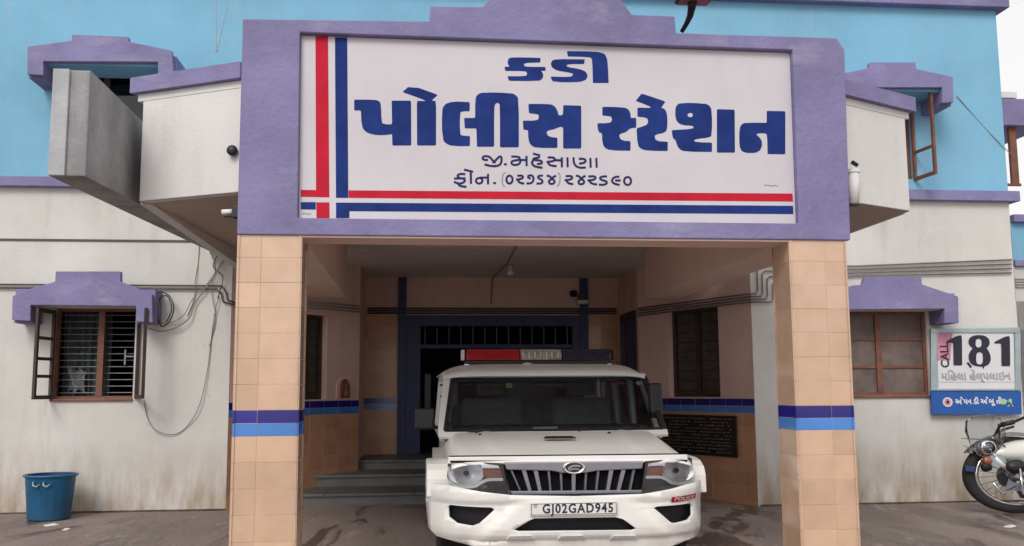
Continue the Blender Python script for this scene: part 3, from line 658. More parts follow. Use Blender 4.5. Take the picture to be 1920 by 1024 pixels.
def sm(a, b, x): t = max(0, min(1, (x - a) / (b - a))); return t * t * (3 - 2 * t)
HB = 1.245
def bendb(x, z):
    y = -.10 + .40 * max(0, (abs(x) - .55) / (HB - .55)) ** 3.2 + .05 * max(0, (.40 - z)) / .2
    y += .03 * (1 - sm(.30, .34, z))                                        # step to the lower skid
    d = abs(x) - (.52 + (.62 - z) * 1.15)                                   # raised centre bounded by two slanting creases
    y += .032 * sm(-.03, .03, d) * sm(.66, .60, z)
    return y
fogL = px2([(842, 953), (846, 949), (920, 950), (926, 954), (898, 980), (886, 985), (858, 982), (843, 972)])
fogR = px2([(1222, 951), (1228, 948), (1296, 945), (1302, 950), (1302, 968), (1292, 976), (1262, 980), (1254, 978)])
intake = px2([(962, 990), (990, 973), (1000, 969), (1150, 967), (1162, 970), (1188, 988), (1180, 991), (970, 993)])
bout = px2([(801, 912), (845, 912), (900, 920), (955, 926), (1075, 928), (1200, 924), (1250, 916), (1290, 908), (1326, 905), (1328, 1000), (1322, 1012), (1260, 1023), (1180, 1029), (960, 1029), (880, 1023), (820, 1013), (806, 1000), (801, 950)])
b_ = clean_bend(bout, [fogL, fogR, intake], bendb)
cp(b_, 'bumper', 'car_white', smooth=True, solid=.02)
bk = clean_bend(px2([(830, 940), (1310, 937), (1310, 1000), (830, 1005)]), [], lambda x, z: bendb(x, z) + .07, .1)
cp(bk, 'bumper_core', 'car_trim', smooth=True)
for x0 in (948, 1044, 1142):
    a, _, z0 = PC(x0, 1012, -.08); b, _, z1 = PC(x0 + 55, 1003, -.08)
    m_ = MB().prism([(a, z0), (b, z0), (b - .03, z1), (a + .03, z1)], 0, .02, lambda x, z, d: (x, bendb(x, z) - .012 - d, z)); cp(m_, 'skid_pad', 'car_white', bevel=.012)
for s in ():
    fx = (880 if s < 0 else 1268); c = PC(fx, 965, .03); m_ = MB().lathe([(0, .03), (.05, .02), (.075, 0), (.08, -.01), (.085, .0)], lambda x, y, h, c=c: (c[0] + x * 1.3, c[1] + .0 - h * -1, c[2] + y), 20)
    cp(m_, 'fog_lamp', 'car_trim', smooth=True)
# lower body side profile with wheel arches (y, z)
def arch(cy, r, n=14, cz=.40): return [(cy + r * math.cos(math.pi * k / n), cz + r * math.sin(math.pi * k / n)) for k in range(n + 1)]
prof = [(.12, .30)] + [(.12, .60), (.34, .62), (.34, .93), (.40, .96)] + [(1.30, 1.03), (2.0, 1.10), (4.25, 1.12), (4.33, 1.05), (4.33, .35)]
prof += arch(3.42, .45) + arch(.86, .45)
HW = 1.085
body = MB().vz(prof, -HW + .08, HW - .08); cp(body, 'body', 'car_white', bevel=.02)
for s in (-1, 1):
    fp = [(.30, .62), (.30, .85), (.20, .90), (.20, .94), (.26, .965), (1.30, 1.01), (1.30, .40)] + arch(.86, .46)
    m_ = MB().vz(fp, s * (HW - .08), s * HW); cp(m_, 'front_wing', 'car_white', bevel=.03, seg=4)
    rp = [(1.31, .40), (1.31, 1.05), (4.3, 1.10), (4.3, .40)] + arch(3.42, .46)
    m_ = MB().vz(rp, s * (HW - .08), s * HW); cp(m_, 'side_panel', 'car_white', bevel=.02)
    # flared arch moulding
    m_ = MB(); pts = [(.86 + .50 * math.cos(t), .40 + .50 * math.sin(t)) for t in [math.radians(-5 + 190 * k / 20) for k in range(21)]]
    m_.vz(pts + [(.86 + .44 * math.cos(t), .40 + .44 * math.sin(t)) for t in [math.radians(185 - 190 * k / 20) for k in range(21)]], s * (HW - .02), s * (HW + .14)); cp(m_, 'arch_flare', 'car_white', bevel=.035, seg=4)
    cp(MB().vz([(.30, .64), (.31, .80), (.36, .88), (.46, .925), (.62, .945), (.86, .95), (1.1, .925), (1.32, .80), (1.42, .62), (1.33, .60), (1.24, .74), (1.05, .85), (.86, .87), (.62, .85), (.48, .78), (.42, .66)], s * (HW - .01), s * (HW + .205)), 'wing_corner', 'car_white', bevel=.09, seg=6)
    m_ = MB(); pts = [(3.42 + .50 * math.cos(t), .40 + .50 * math.sin(t)) for t in [math.radians(-5 + 190 * k / 20) for k in range(21)]]
    m_.vz(pts + [(3.42 + .44 * math.cos(t), .40 + .44 * math.sin(t)) for t in [math.radians(185 - 190 * k / 20) for k in range(21)]], s * (HW - .02), s * (HW + .10)); cp(m_, 'arch_flare', 'car_white', bevel=.03)
    for yy in (.86, 3.42):
        wx = s * 1.02
        w_ = cp(MB().lathe([(.20, -.12), (.33, -.13), (.375, -.10), (.39, -.05), (.39, .05), (.375, .10), (.33, .13), (.20, .12)], lambda x, y, h, yy=yy, wx=wx: (wx + h * 1.3, yy + x, .39 + y), 36), 'wheel', 'rubber', smooth=True)
        rim = MB().lathe([(0, s * .05), (.05, s * .06), (.06, s * .03), (.17, s * .02), (.20, s * .08), (.215, s * .10)], lambda x, y, h, yy=yy, wx=wx: (wx + h * 1.3, yy + x, .39 + y), 24); cp(rim, 'rim', 'dull_chrome', w_, smooth=True)
# bonnet: gently crowned, edges rolled down
def hood(s, t):
    x = (2 * s - 1); yy = .035 + 1.30 * t; hw = 1.075 + .045 * t
    z = .965 + .205 * (t ** .85) + .018 * (1 - x * x)
    e = max(0, (abs(x) - .86) / .14); z -= e ** 2 * (.03 + .14 * t)
    z += .012 * math.exp(-((abs(x) - .62) / .05) ** 2) * sm(.1, .4, t)
    if t < .06: z -= (.06 - t) * .5
    return (x * hw * (1 - .0 * t) * (1 if abs(x) < .86 else 1), yy, z)
cp(MB().grid(60, 30, hood), 'bonnet', 'car_white', smooth=True, solid=.012)
x0, y0, z0 = PC(1058, 826, .95)
cp(MB().prism([(-.16, -.018), (.16, -.018), (.13, .014), (-.13, .014)], 0, .008, lambda a, b, d: (.0 + a - .02, .72 + b * 2.6, 1.137 + b * .42 + d)), 'bonnet_scoop', 'car_trim', bevel=.004)
# nose panel above the lamps
cp(MB().prism(px2([(841, 858), (1292, 853), (1294, 868), (840, 871)], 0), 0, .06, lambda a, b, d: (a, .0 + .05 * abs(a) ** 4 + d, b)), 'nose_panel', 'car_white', bevel=.006)
cp(MB().prism(px2([(842, 856.2), (1291, 851.5), (1291, 853.8), (842, 858.8)], 0), 0, .05, lambda a, b, d: (a, .006 + .05 * abs(a) ** 4 + d, b)), 'panel_gap', 'grille_black')
cp(MB().prism(px2([(845, 865), (1292, 863), (1292, 867), (845, 869)], 0), 0, .05, lambda a, b, d: (a, -.004 + .05 * abs(a) ** 4 + d, b)), 'lamp_gap', 'grille_black')
# grille
gr = cp(MB().prism(px2([(944, 868), (1207, 866), (1200, 924), (960, 926)], .02), .06, .10, lambda a, b, d: (a, d, b)), 'grille', 'grille_black')
for xt, xb in ((958, 976), (982, 994), (1004, 1013), (1029, 1033), (1052, 1054), (1076, 1076), (1100, 1098), (1123, 1119), (1147, 1140), (1170, 1160), (1190, 1182)):
    wd = 4.2 if xt in (1004, 1147, 1076, 1170, 982) else 2.2
    cp(MB().prism(px2([(xt - wd, 880), (xt + wd, 880), (xb + wd * .8, 921), (xb - wd * .8, 921)], 0), 0, .05, lambda a, b, d: (a, .012 + d, b)), 'grille_slat', 'dull_chrome' if wd > 3 else 'slat_grey', gr, bevel=.006)
cp(MB().prism(px2([(944, 867), (1207, 865), (1204, 879), (1118, 883), (1098, 887), (1054, 887), (1034, 883), (950, 881)], 0), 0, .05, lambda a, b, d: (a, -.008 + d, b)), 'grille_bar', 'dull_chrome', gr, bevel=.008)
cp(MB().prism(px2([(957, 921), (1204, 919), (1202, 925), (960, 928)], 0), 0, .05, lambda a, b, d: (a, -.006 + d, b)), 'grille_bar', 'dull_chrome', gr, bevel=.005)
ex, _, ez = PC(1076, 877, -.01)
em = cp(MB().lathe([(0, 0), (.075, .0), (.085, .012), (.10, .012), (.105, 0), (.105, -.02), (0, -.02)], lambda x, y, h: (ex + x * .98, -.02 - h, ez + y * .52), 28), 'emblem', 'chrome', smooth=True)
cp(MB().lathe([(0, .0), (.078, .0)], lambda x, y, h: (ex + x * .98, -.0235, ez + y * .52), 28), 'emblem_field', 'car_black', em)
sw = MB(); ribbon([(-.055, -.010), (-.02, .016), (.02, .020), (.055, .012)], .015, lambda a, b: (ex + a, -.027, ez + b), sw); ribbon([(-.045, -.020), (0, -.006), (.045, -.014)], .011, lambda a, b: (ex + a, -.0275, ez + b), sw)
cp(sw, 'emblem_stripe', 'chrome', em)
# head lamps (left drawn, right mirrored about x = .005)
hl_px = [(842, 868), (850, 866), (943, 869), (951, 922), (890, 917), (848, 911), (840, 900)]
MX = .008
for s in (-1, 1):
    def fx(p, s=s): return (p[0] if s < 0 else 2 * MX - p[0], p[1])
    L2 = lambda pts, y=0: [fx(q) for q in px2(pts, y)]
    by = lambda a: .16 * max(0, (abs(a - MX) - .75) / .35) ** 2
    hp = L2(hl_px)
    hl = cp(MB().prism(hp, .12, .13, lambda a, b, d: (a, d + by(a), b)), 'headlight', 'dull_chrome')
    cp(MB().prism(hp, -.005, .13, lambda a, b, d: (a, d + by(a), b), [[((p[0] - sum(q[0] for q in hp) / 7) * .93 + sum(q[0] for q in hp) / 7, (p[1] - sum(q[1] for q in hp) / 7) * .90 + sum(q[1] for q in hp) / 7) for p in hp]]), 'surround', 'car_trim', hl, bevel=.003)
    cx, cz = L2([(876, 890)])[0]
    cp(MB().lathe([(.012, .10), (.05, .09), (.09, .06), (.115, .02), (.125, .012)], lambda x, y, h: (cx + x * 1.22, .02 + h + by(cx), cz + y * .82), 32), 'reflector', 'reflector', hl, smooth=True)
    cp(MB().lathe([(0, 0), (.02, .004), (.026, .02), (.026, .05)], lambda x, y, h: (cx + x, .05 + h + by(cx), cz + y * .9), 16), 'bulb', 'car_trim', hl, smooth=True)
    cp(MB().prism(L2([(906, 880), (942, 881), (944, 896), (915, 898), (906, 892)]), .03, .05, lambda a, b, d: (a, d, b)), 'turn_signal', 'amber', hl, bevel=.008)
    cp(MB().prism(L2([(902, 872), (935, 873), (938, 879), (903, 878)]), .02, .04, lambda a, b, d: (a, d, b)), 'side_lamp', 'reflector', hl, bevel=.004)
    dr = MB(); ribbon([fx(q) for q in px2([(843, 878), (846, 908), (860, 914), (890, 914), (902, 905), (914, 899), (945, 899)])], .026, lambda a, b: (a, .0 + by(a), b), dr)
    cp(dr, 'light_strip', 'plastic_white', hl, solid=.008)
    cp(MB().prism(L2([(904, 910), (918, 902), (946, 901), (949, 919), (920, 917)]), .03, .05, lambda a, b, d: (a, d, b)), 'lower_trim', 'car_trim', hl)
    gl = clean_bend(hp, [], lambda a, b: by(a) - .006 - .012 * math.cos((a - cx) * 4), .06)
    cp(gl, 'lens', 'lamp_glass', hl, smooth=True)
# number plate and sticker
pa = PC(994, 968, -.125); pb = PC(1157, 940, -.125); pc_ = ((pa[0] + pb[0]) / 2, (pa[2] + pb[2]) / 2); pw, ph = (pb[0] - pa[0]) / 2, (pb[2] - pa[2]) / 2
npl = cp(MB().box(pc_[0] - pw, pc_[0] + pw, -.135, -.12, pc_[1] - ph, pc_[1] + ph), 'number_plate', 'plastic_white', bevel=.004)
m_ = MB(); fw = .006
cp(MB().prism([(pc_[0] - pw + .008, pc_[1] - ph + .008), (pc_[0] + pw - .008, pc_[1] - ph + .008), (pc_[0] + pw - .008, pc_[1] + ph - .008), (pc_[0] - pw + .008, pc_[1] + ph - .008)], -.1362, None, lambda a, b, d: (a, d, b),
   [[(pc_[0] - pw + .013, pc_[1] - ph + .013), (pc_[0] - pw + .013, pc_[1] + ph - .013), (pc_[0] + pw - .013, pc_[1] + ph - .013), (pc_[0] + pw - .013, pc_[1] - ph + .013)]]), 'border_line', 'car_trim', npl)
text('GJ02GAD945', 'sign_black', npl, lambda a, b: (pc_[0] + .035 + a, -.1365, pc_[1] + b), .108, sx=.90, bold=.003, space=1.17)
text('=', 'car_trim', npl, lambda a, b: (pc_[0] - pw + .045 + a, -.1365, pc_[1] + .025 + b), .07)
sc0 = PC(1255, 941, 0); sc1 = PC(1311, 927, 0)
def sf(a, b, d=0): return (a, bendb(a, b) - .022 - d, b)
stk = MB(); n_ = 12
for i in range(n_):
    a0 = sc0[0] + (sc1[0] - sc0[0]) * i / n_; a1 = sc0[0] + (sc1[0] - sc0[0]) * (i + 1) / n_; dz = .012 * i / n_
    stk.add([sf(a0, sc0[2] + dz), sf(a1, sc0[2] + dz), sf(a1, sc1[2] + dz - .01), sf(a0, sc1[2] + dz - .01)], [(0, 1, 2, 3)])
stk_o = cp(stk, 'sticker', 'paint_red', label='small red sticker with white lettering on bumper corner')
text('POLICE', 'plastic_white', stk_o, lambda a, b: sf((sc0[0] + sc1[0]) / 2 + a, (sc0[2] + sc1[2]) / 2 + b, .010), .046, sx=1.45, bold=.0015)
# cabin
def wy(z): return 1.30 + .62 * (z - 1.165) / .565
wbl, wtl = (-1.085, 1.165), (-1.015, 1.735)
def wf(a, b, d): return (a, wy(b) + .10 * (a / 1.08) ** 2 - .10 + d, b)
frame_o = [(-1.16, 1.12), (1.19, 1.12), (1.195, 1.20), (1.125, 1.755), (-1.09, 1.755), (-1.165, 1.20)]
glass_p = [(-1.095, 1.18), (1.145, 1.18), (1.165, 1.20), (1.105, 1.71), (1.09, 1.72), (-1.0, 1.72), (-1.02, 1.71), (-1.11, 1.20)]
def bendw(poly, holes, d, step=.08):
    m2 = clean_bend(poly, holes, lambda a, b: 0, step); m2.v = [wf(v[0], v[2], d) for v in m2.v]; return m2
wsf = cp(bendw(frame_o, [[(p[0] * 1.0, p[1]) for p in glass_p]], 0), 'windscreen_frame', 'car_white', solid=.03)
cp(bendw([(p[0] * 1.003, p[1] + (.003 if p[1] > 1.5 else -.003)) for p in glass_p], [[(p[0] * .972, 1.45 + (p[1] - 1.45) * .93) for p in glass_p]], -.022), 'rubber_seal', 'car_black', solid=.01)
cp(bendw([(1.160, 1.185), (1.198, 1.185), (1.13, 1.742), (1.10, 1.725)], [], -.03, .3), 'pillar_shade', 'car_black', solid=.01)  # black strip laid on the right A-pillar in place of its shadow
cp(bendw(glass_p, [], -.004), 'windscreen', 'windscreen_glass', smooth=True)
def roof(s, t):
    x = 2 * s - 1; yy = 1.80 + 2.5 * t; e = abs(x) ** 9
    z = 1.745 + .125 * min(1, (t / .16)) ** .6 * (1 - .62 * e) - (.03 * e)
    return (x * (1.10 + .02 * min(1, t * 6)), yy + .10 * (x * x) - .06, z)
cp(MB().grid(40, 30, roof), 'roof', 'car_white', smooth=True, solid=.02)
for s in (-1, 1):
    side = [(1.32, 1.09), (4.28, 1.09), (4.24, 1.77), (1.96, 1.77)]
    holes = [[(1.50, 1.18), (2.45, 1.18), (2.45, 1.70), (2.02, 1.70)], [(2.58, 1.18), (3.35, 1.18), (3.35, 1.70), (2.58, 1.70)], [(3.48, 1.18), (4.12, 1.18), (4.12, 1.70), (3.48, 1.70)]]
    fn = lambda a, b, d, s=s: (s * (1.15 - .055 * (b - 1.09) / .68 - d), a, b)
    cp(MB().prism(side, 0, .05, fn, holes), 'cabin_side', 'car_white', bevel=.008)
    for h in holes: cp(MB().prism(h, .02, .026, fn), 'side_window', 'windscreen_glass')
cp(MB().box(-1.06, 1.06, 4.22, 4.30, 1.0, 1.2).box(-1.02, -.85, 4.22, 4.28, 1.2, 1.76).box(.85, 1.02, 4.22, 4.28, 1.2, 1.76).box(-1.02, 1.02, 4.22, 4.28, 1.70, 1.78), 'tailgate', 'car_white')
cp(MB().box(-.85, .85, 4.24, 4.25, 1.2, 1.7), 'rear_window', 'windscreen_glass')
cp(MB().box(-1.0, 1.0, 1.36, 1.80, 1.02, 1.165).box(-1.0, 1.0, 1.62, 1.86, 1.10, 1.225), 'dashboard', 'car_black', bevel=.03)
cp(MB().box(-1.0, 1.0, 1.4, 4.2, .55, .62), 'floor_pan', 'car_black')
for x in (-.52, .52):
    sg = cp(MB().box(x - .34, x + .34, 2.55, 2.72, .95, 1.50), 'seat', 'seat_grey', bevel=.06, seg=4)
    cp(MB().box(x - .17, x + .17, 2.56, 2.68, 1.53, 1.68), 'headrest', 'seat_grey', sg, bevel=.04, seg=4)
cp(MB().box(-.95, .95, 3.4, 3.55, .95, 1.42), 'rear_seat', 'seat_grey', bevel=.06)
swc = Vector((-.56, 2.02, 1.24)); pts = []
for k in range(25):
    t = 2 * math.pi * k / 24; pts.append((swc.x + .25 * math.cos(t), swc.y + .10 * math.sin(t), swc.z + .16 * math.sin(t)))
stw = cp(MB().tube(pts, .016, 8, False), 'steering_wheel', 'seat_grey', smooth=True)
cp(MB().tube([pts[0], tuple(swc), pts[12]], .014, 6).tube([tuple(swc), (swc.x, swc.y - .25, swc.z - .13)], .03, 8), 'steering_spoke', 'seat_grey', stw)
for xx in (-.05, .62):
    cp(MB().box(xx - .13, xx + .13, 1.50, 1.51, 1.165, 1.21) if xx < 0 else MB().box(xx - .09, xx + .05, 1.45, 1.46, 1.168, 1.182), 'dash_paper', 'paper')
def onws(px, py, w2, h2, m_, nm):
    a, _, b = PC(px, py, 1.75); a2, _, b2 = PC(px, py, wy(b)); cp(bendw(rect(a2 - w2, a2 + w2, b2 - h2, b2 + h2), [], .004, .2), nm, m_, solid=.001)
onws(953, 723, .033, .026, 'sticker_green', 'windscreen_sticker'); onws(1198, 719, .028, .02, 'paper', 'windscreen_sticker'); onws(1155, 717, .09, .016, 'shrine_red', 'windscreen_sticker')
cp(MB().box(-.02, .22, 1.86, 1.88, 1.60, 1.66), 'rear_view_mirror', 'car_black', bevel=.01)
for x0, x1, px_ in ((-.62, .02, 893), (.18, .85, 1085)):
    a, _, b = PC(px_, 805, 1.22)
    wp = cp(MB().tube([(a, 1.20, 1.165), (a, 1.18, 1.195), (a + .10, 1.245, 1.205)], .013, 6), 'wiper_arm', 'car_black')
    cp(MB().tube([(a - .08, 1.235, 1.185), (a + .55, 1.25, 1.200)], .011, 6), 'wiper_blade', 'car_black', wp)
for a, b in ((900, 812), (1142, 810)): p = PC(a, b, 1.08); cp(MB().lathe([(0, .02), (.014, .015), (.02, 0)], lambda x, y, h, p=p: (p[0] + x, 1.08 + y, hood(.5 + p[0] / 2.11, .8)[2] + .006 + h), 10), 'washer_nozzle', 'car_black')
# mirrors
for s, (mx, my, w2, h2) in ((-1, (796, 785, .10, .11)), (1, (1229, 752, .07, .19))):
    p = PC(mx, my, 1.55)
    mr_ = cp(MB().box(p[0] - w2, p[0] + w2, 1.50, 1.60, p[2] - h2, p[2] + h2), 'side_mirror', 'car_black', bevel=.03, seg=4)
    cp(MB().tube([(p[0], 1.56, p[2] - h2 * .5), (s * 1.06, 1.52, 1.18)], .018, 8), 'mirror_arm', 'car_trim', mr_)
    cp(MB().box(p[0] - w2 * .85, p[0] + w2 * .85, 1.60, 1.605, p[2] - h2 * .85, p[2] + h2 * .85), 'mirror_glass', 'chrome', mr_)
am = PC(802, 740, 1.7); cp(MB().box(am[0] - .03, am[0] + .03, 1.66, 1.70, am[2] - .18, am[2] + .22), 'side_mirror', 'car_trim', bevel=.01)
for zz in (1.24, 1.38, 1.52, 1.64): cp(MB().box(-1.135, -1.04, 1.45 + (zz - 1.24) * 1.05, 1.48 + (zz - 1.24) * 1.05, zz, zz + .02), 'door_hinge', 'car_trim')
# light bar
lb = cp(MB().box(-.84, .84, 2.38, 2.66, 1.885, 1.925), 'light_bar', 'car_black', bevel=.008)
for a, b, m_, bu in ((-.82, -.215, 'lens_red', 6), (-.205, .27, 'lens_clear', 14), (.28, .84, 'lens_navy', 6)):
    pr = [(2.385, 1.93), (2.40, 2.01), (2.44, 2.055), (2.60, 2.055), (2.64, 2.01), (2.655, 1.93)]
    lo_ = cp(MB().vz(pr, a, b), 'lamp_cover', m_, lb, bevel=.012, seg=3)
for x in (-.82, .82): cp(MB().box(x - .025, x + .025, 2.40, 2.64, 1.86, 1.89), 'mount', 'chrome', lb, bevel=.004)
for i in range(7): cp(MB().box(-.19 + i * .066, -.165 + i * .066, 2.375, 2.392, 1.945, 2.03), 'grille_rib', 'lens_clear', lb, bevel=.004)
for x in (-.86, .865): cp(MB().box(x - .02, x + .02, 2.42, 2.60, 1.93, 2.05), 'end_cap', 'plastic_white' if x < 0 else 'car_trim', lb, bevel=.01)
cp(MB().lathe([(0, .03), (.05, .022), (.065, 0)], lambda x, y, h: (-.16 + x, 2.15 + y, 1.865 + h), 14), 'roof_beacon', 'plastic_white', smooth=True)
cp(MB().box(-.9, .9, .2, 4.2, .28, .5), 'underbody', 'car_black')
# ================================================================== 181 HELPLINE SIGN
VH = W - .10
def H(px, py, d=0): return P(px, py, VH - d)
sg = thing('helpline_sign', 'framed white helpline poster reading 181 above a blue strip on the right wall', 'sign', H(1830, 778))
def hq(pts, th=.03, d=0): m_ = MB(); return m_.prism(pts, 0, th, lambda x, y, t: (lambda p: (p[0], VH - d + t, p[2]))(P(x, y, VH - d)))
part(hq([(1745, 617), (1911, 614), (1915, 733), (1747, 733)]), 'panel', 'sign_frame', sg, .004)
part(hq([(1746, 733.5), (1915, 733.5), (1916, 777), (1748, 777)], .04, .004), 'blue_strip', 'sign_blue', sg, .004)
part(hq([(1757, 625), (1900, 625), (1903, 729), (1760, 729)], .004, .004), 'poster', 'paper_white', sg)
part(hq([(1757.5, 625), (1786, 625), (1784, 643), (1782, 676), (1758, 676)], .002, .0065), 'pink_flash', 'sign_pink', sg)
def fr_(a, b): part(hq([a, (b[0], a[1]), b, (a[0], b[1])], .018, .02), 'frame_bar', 'sign_frame', sg, .003)
fr_((1746, 616), (1913, 624)); fr_((1746, 624.5), (1756, 732)); fr_((1904, 624.5), (1914, 732)); fr_((1756.5, 729.5), (1903.5, 732.5))
G_ = (1740, 610, 5.689)
def sgly(pts, m_='sign_black', hole=None, d=.010, nm='numeral'):
    hs_ = [[(cx + rx * math.copysign(abs(math.cos(t * math.pi / 8)) ** .7, math.cos(t * math.pi / 8)), cy + ry * math.copysign(abs(math.sin(t * math.pi / 8)) ** .7, math.sin(t * math.pi / 8))) for t in range(16)] for cx, cy, rx, ry in (hole or [])]
    part(MB().prism(chaikin_closed(pts), 0, None, lambda a, b, t: H(G_[0] + a / G_[2], G_[1] + b / G_[2], d), hs_), nm, m_, sg)
one = [(195, 170), (300, 118), (330, 108), (362, 108), (366, 428), (272, 428), (270, 205), (262, 185), (200, 188)]
sgly(one); sgly([(x + 512, y + 8) for x, y in one])
sgly([(545, 104), (600, 108), (645, 135), (660, 175), (655, 215), (625, 245), (655, 285), (672, 340), (665, 395), (635, 428), (590, 442), (545, 440), (485, 430), (445, 395), (430, 340), (440, 290), (478, 245), (440, 215), (428, 175), (445, 130), (490, 108)], hole=[(540, 190, 32, 46), (550, 352, 36, 66)])
def htext(body, px, py, size, m_, sx=1, rot=0, d=.010, bold=0, nm='lettering'):
    c = H(px, py, d)
    fn = (lambda a, b: (c[0] + a, c[1], c[2] + b)) if not rot else (lambda a, b: (c[0] - b, c[1], c[2] + a))
    text(body, m_, sg, fn, size, sx=sx, bold=bold, name=nm)
htext('CALL', 1772, 666, .17, 'sign_black', .88, 1, bold=.004)
htext('મિહલા હેલ્પલાઇન', 1830, 706, .155, 'print_grey', 1.0, bold=.003)
part(hq([(1761, 716), (1902, 716), (1902, 717), (1761, 717)], .001, .006), 'rule', 'print_grey', sg)
part(hq([(1812, 680), (1816, 679), (1823, 688), (1819, 690)], .001, .009), 'torn_mark', 'sign_black', sg)
part(hq([(1840, 684), (1848, 683), (1844, 692)], .001, .009), 'torn_mark', 'sign_black', sg)
cx, _, cz = H(1776, 754, .0)
for k in range(12):
    t = k * math.pi / 6
    part(MB().lathe([(0, 0), (.018, 0)], lambda x, y, h, t=t: (cx + .058 * math.cos(t) + x, VH - .012, cz + .052 * math.sin(t) + y), 8), 'emblem_petal', 'plastic_white', sg)
part(MB().lathe([(.022, 0), (.047, 0)], lambda x, y, h: (cx + x, VH - .0135, cz + y), 20), 'emblem_ring', 'sign_pink', sg)
part(MB().lathe([(0, 0), (.02, 0)], lambda x, y, h: (cx + x, VH - .014, cz + y), 14), 'emblem_centre', 'sign_black', sg)
htext('અોપન ડી અોબૂ તી', 1835, 753, .105, 'plastic_white', 1.0, d=.006, bold=.004)
htext('અ', 1888, 756, .16, 'sticker_green', 1.1, d=.006, bold=.012, nm='emblem')
# ================================================================== WALL PLAQUE, SHRINE
pq = thing('black_plaque', 'black stone plaque with engraved lines on the right dado behind the vehicle', 'plaque', fnR(1, 1, 0))
s0, za = Ps(1232, 776, SR0, SR1); s1, zb = Ps(1386, 858, SR0, SR1)
part(MB().prism(rect(s0, s1, zb, za), .016, -.04 * -1, lambda s, z_, d: fnR(s, z_, -d)), 'slab', 'black_stone', pq, .004)
random.seed(3); m_ = MB()
for i in range(11):
    zz = za - .05 - i * (za - zb - .08) / 10.6; s = s0 + .08
    while s < s1 - .12:
        l_ = random.uniform(.02, .09)
        if random.random() < .88: m_.prism(rect(s, min(s + l_, s1 - .08), zz - .010, zz + .010 * random.uniform(.3, 1)), 0, None, lambda a, b, d: fnR(a, b, -.0425))
        s += l_ + random.uniform(.008, .03)
part(m_, 'engraved_lines', 'engraved', pq, kind='stuff')
sh = thing('wall_shrine', 'small red arched devotional niche on the left splayed wall above the blue band', 'shrine', fnL(1.5, 1.47, 0))
c0, cz0 = Ps(643, 746, SL0, SL1); c1, cz1 = Ps(630, 708, SL0, SL1); hw_ = abs(c0 - c1)
ar = lambda k: [(c0 - hw_ * k, cz0)] + [(c0 - hw_ * k * math.cos(t), cz0 + (cz1 - cz0) * (.5 + .5 * math.sin(t)) * (1 if k == 1 else .93)) for t in [math.pi * i / 10 for i in range(11)]] + [(c0 + hw_ * k, cz0)]
part(MB().prism(ar(1), .001, .02, lambda s, z_, d: fnL(s, z_, -d)), 'backing', 'peach_paint', sh)
part(MB().prism(ar(.62), .02, .05, lambda s, z_, d: fnL(s, z_, -d)), 'niche', 'shrine_red', sh, .008)
part(MB().lathe([(0, 0), (.045, 0), (.05, .05), (.03, .09), (.02, .12), (.035, .15), (.03, .19), (0, .21)], lambda x, y, h: fnL(c0 + x, cz0 + .01 + h, -.07 - y), 12), 'idol', 'wood', sh, smooth=True)
# ================================================================== PIPES AND CABLES
def conduit(label, runs, r, m_, nm='conduit', group=None, cat='pipe'):
    t = thing(nm, label, cat, runs[0][0], group)
    for i, pts in enumerate(runs): part(MB().tube(pts, r, 8), 'pipe', m_, t, smooth=True)
    return t
runs = []
for i in range(4):
    a = P(1606, 499 + i * 6.2, W - .03); b = P(1897, 487 + i * 8.2, W - .03)
    za = [P(1450, y, W)[2] for y in (510, 516, 524, 532)][i]; ud = [P(x, 530, W)[0] for x in (1419, 1428, 1437, 1447)][i]
    zd = 2.90 - i * .038
    e1 = fnR(1.0 * ((Vector(SR1) - Vector(SR0)).length) - .02, zd, -.03); e2 = fnR(.02, zd - .04, -.03)
    runs.append([b, a, (ud + .04, W - .03, a[2] - .03 * i), (ud, W - .03, a[2] - .06 - .02 * i), (ud, W - .03, zd + .05), (ud - .03, W - .035, zd), (3.88, W - .04, zd), e1, e2])
cd = conduit('four parallel wall pipes running from the right facade down into the entrance recess', runs, .011, 'pipe_brown', 'wall_pipes')
runs = []
for i in range(2):
    a = P(-60, 533 + i * 6.5, W - .03); b = P(408 + 8 - i * 10, 536 + i * 6.5, W - .03); c = P(424 - i * 9, 548 + i * 2, W - .03); d = P(426 - i * 8, 562 + i * 4, W - .03); e = P(450, 572 + i * 3, W - .03)
    runs.append([a, b, c, d, e])
conduit('pair of thin dark pipes along the left facade bending down beside the tiled pillar', runs, .011, 'pipe_dark', 'wall_pipes')
runs = [[fnL(.05, 2.78 + .045 * i, -.02), fnL((Vector(SL1) - Vector(SL0)).length - .02, 2.80 + .045 * i, -.02)] for i in range(3)]
conduit('thin pipes across the top of the left splayed entrance wall', runs, .011, 'pipe_grey', 'wall_pipes')
runs = [[(-1.6, REAR - .04, 2.90 + .04 * i), (2.7, REAR - .04, 2.90 + .04 * i)] for i in range(3)]
conduit('dark bundled pipes crossing the rear entrance wall above the door', runs, .014, 'pipe_dark', 'wall_pipes')
a = P(968, 462, .5); zc = 3.505
def onceil(px, py):
    d0 = ray(px, py); k = (zc - 1.6) / d0.z; q = EYE + d0 * k - O; return (q.x * CA + q.y * SA, -q.x * SA + q.y * CA, zc)
c1 = onceil(968, 462); c2 = onceil(950, 496); c3 = onceil(927, 517)
cc = conduit('ceiling conduit running back to the rear wall inside the porch', [[c1, c2, c3, (c3[0], REAR - .03, zc), (c3[0] - .03, REAR - .04, 3.06)]], .009, 'pipe_brown', 'ceiling_conduit')
lmp = thing('ceiling_lamp', 'small white lamp holder hanging from the porch ceiling conduit', 'lamp', (c2[0] + .06, c2[1], 3.3))
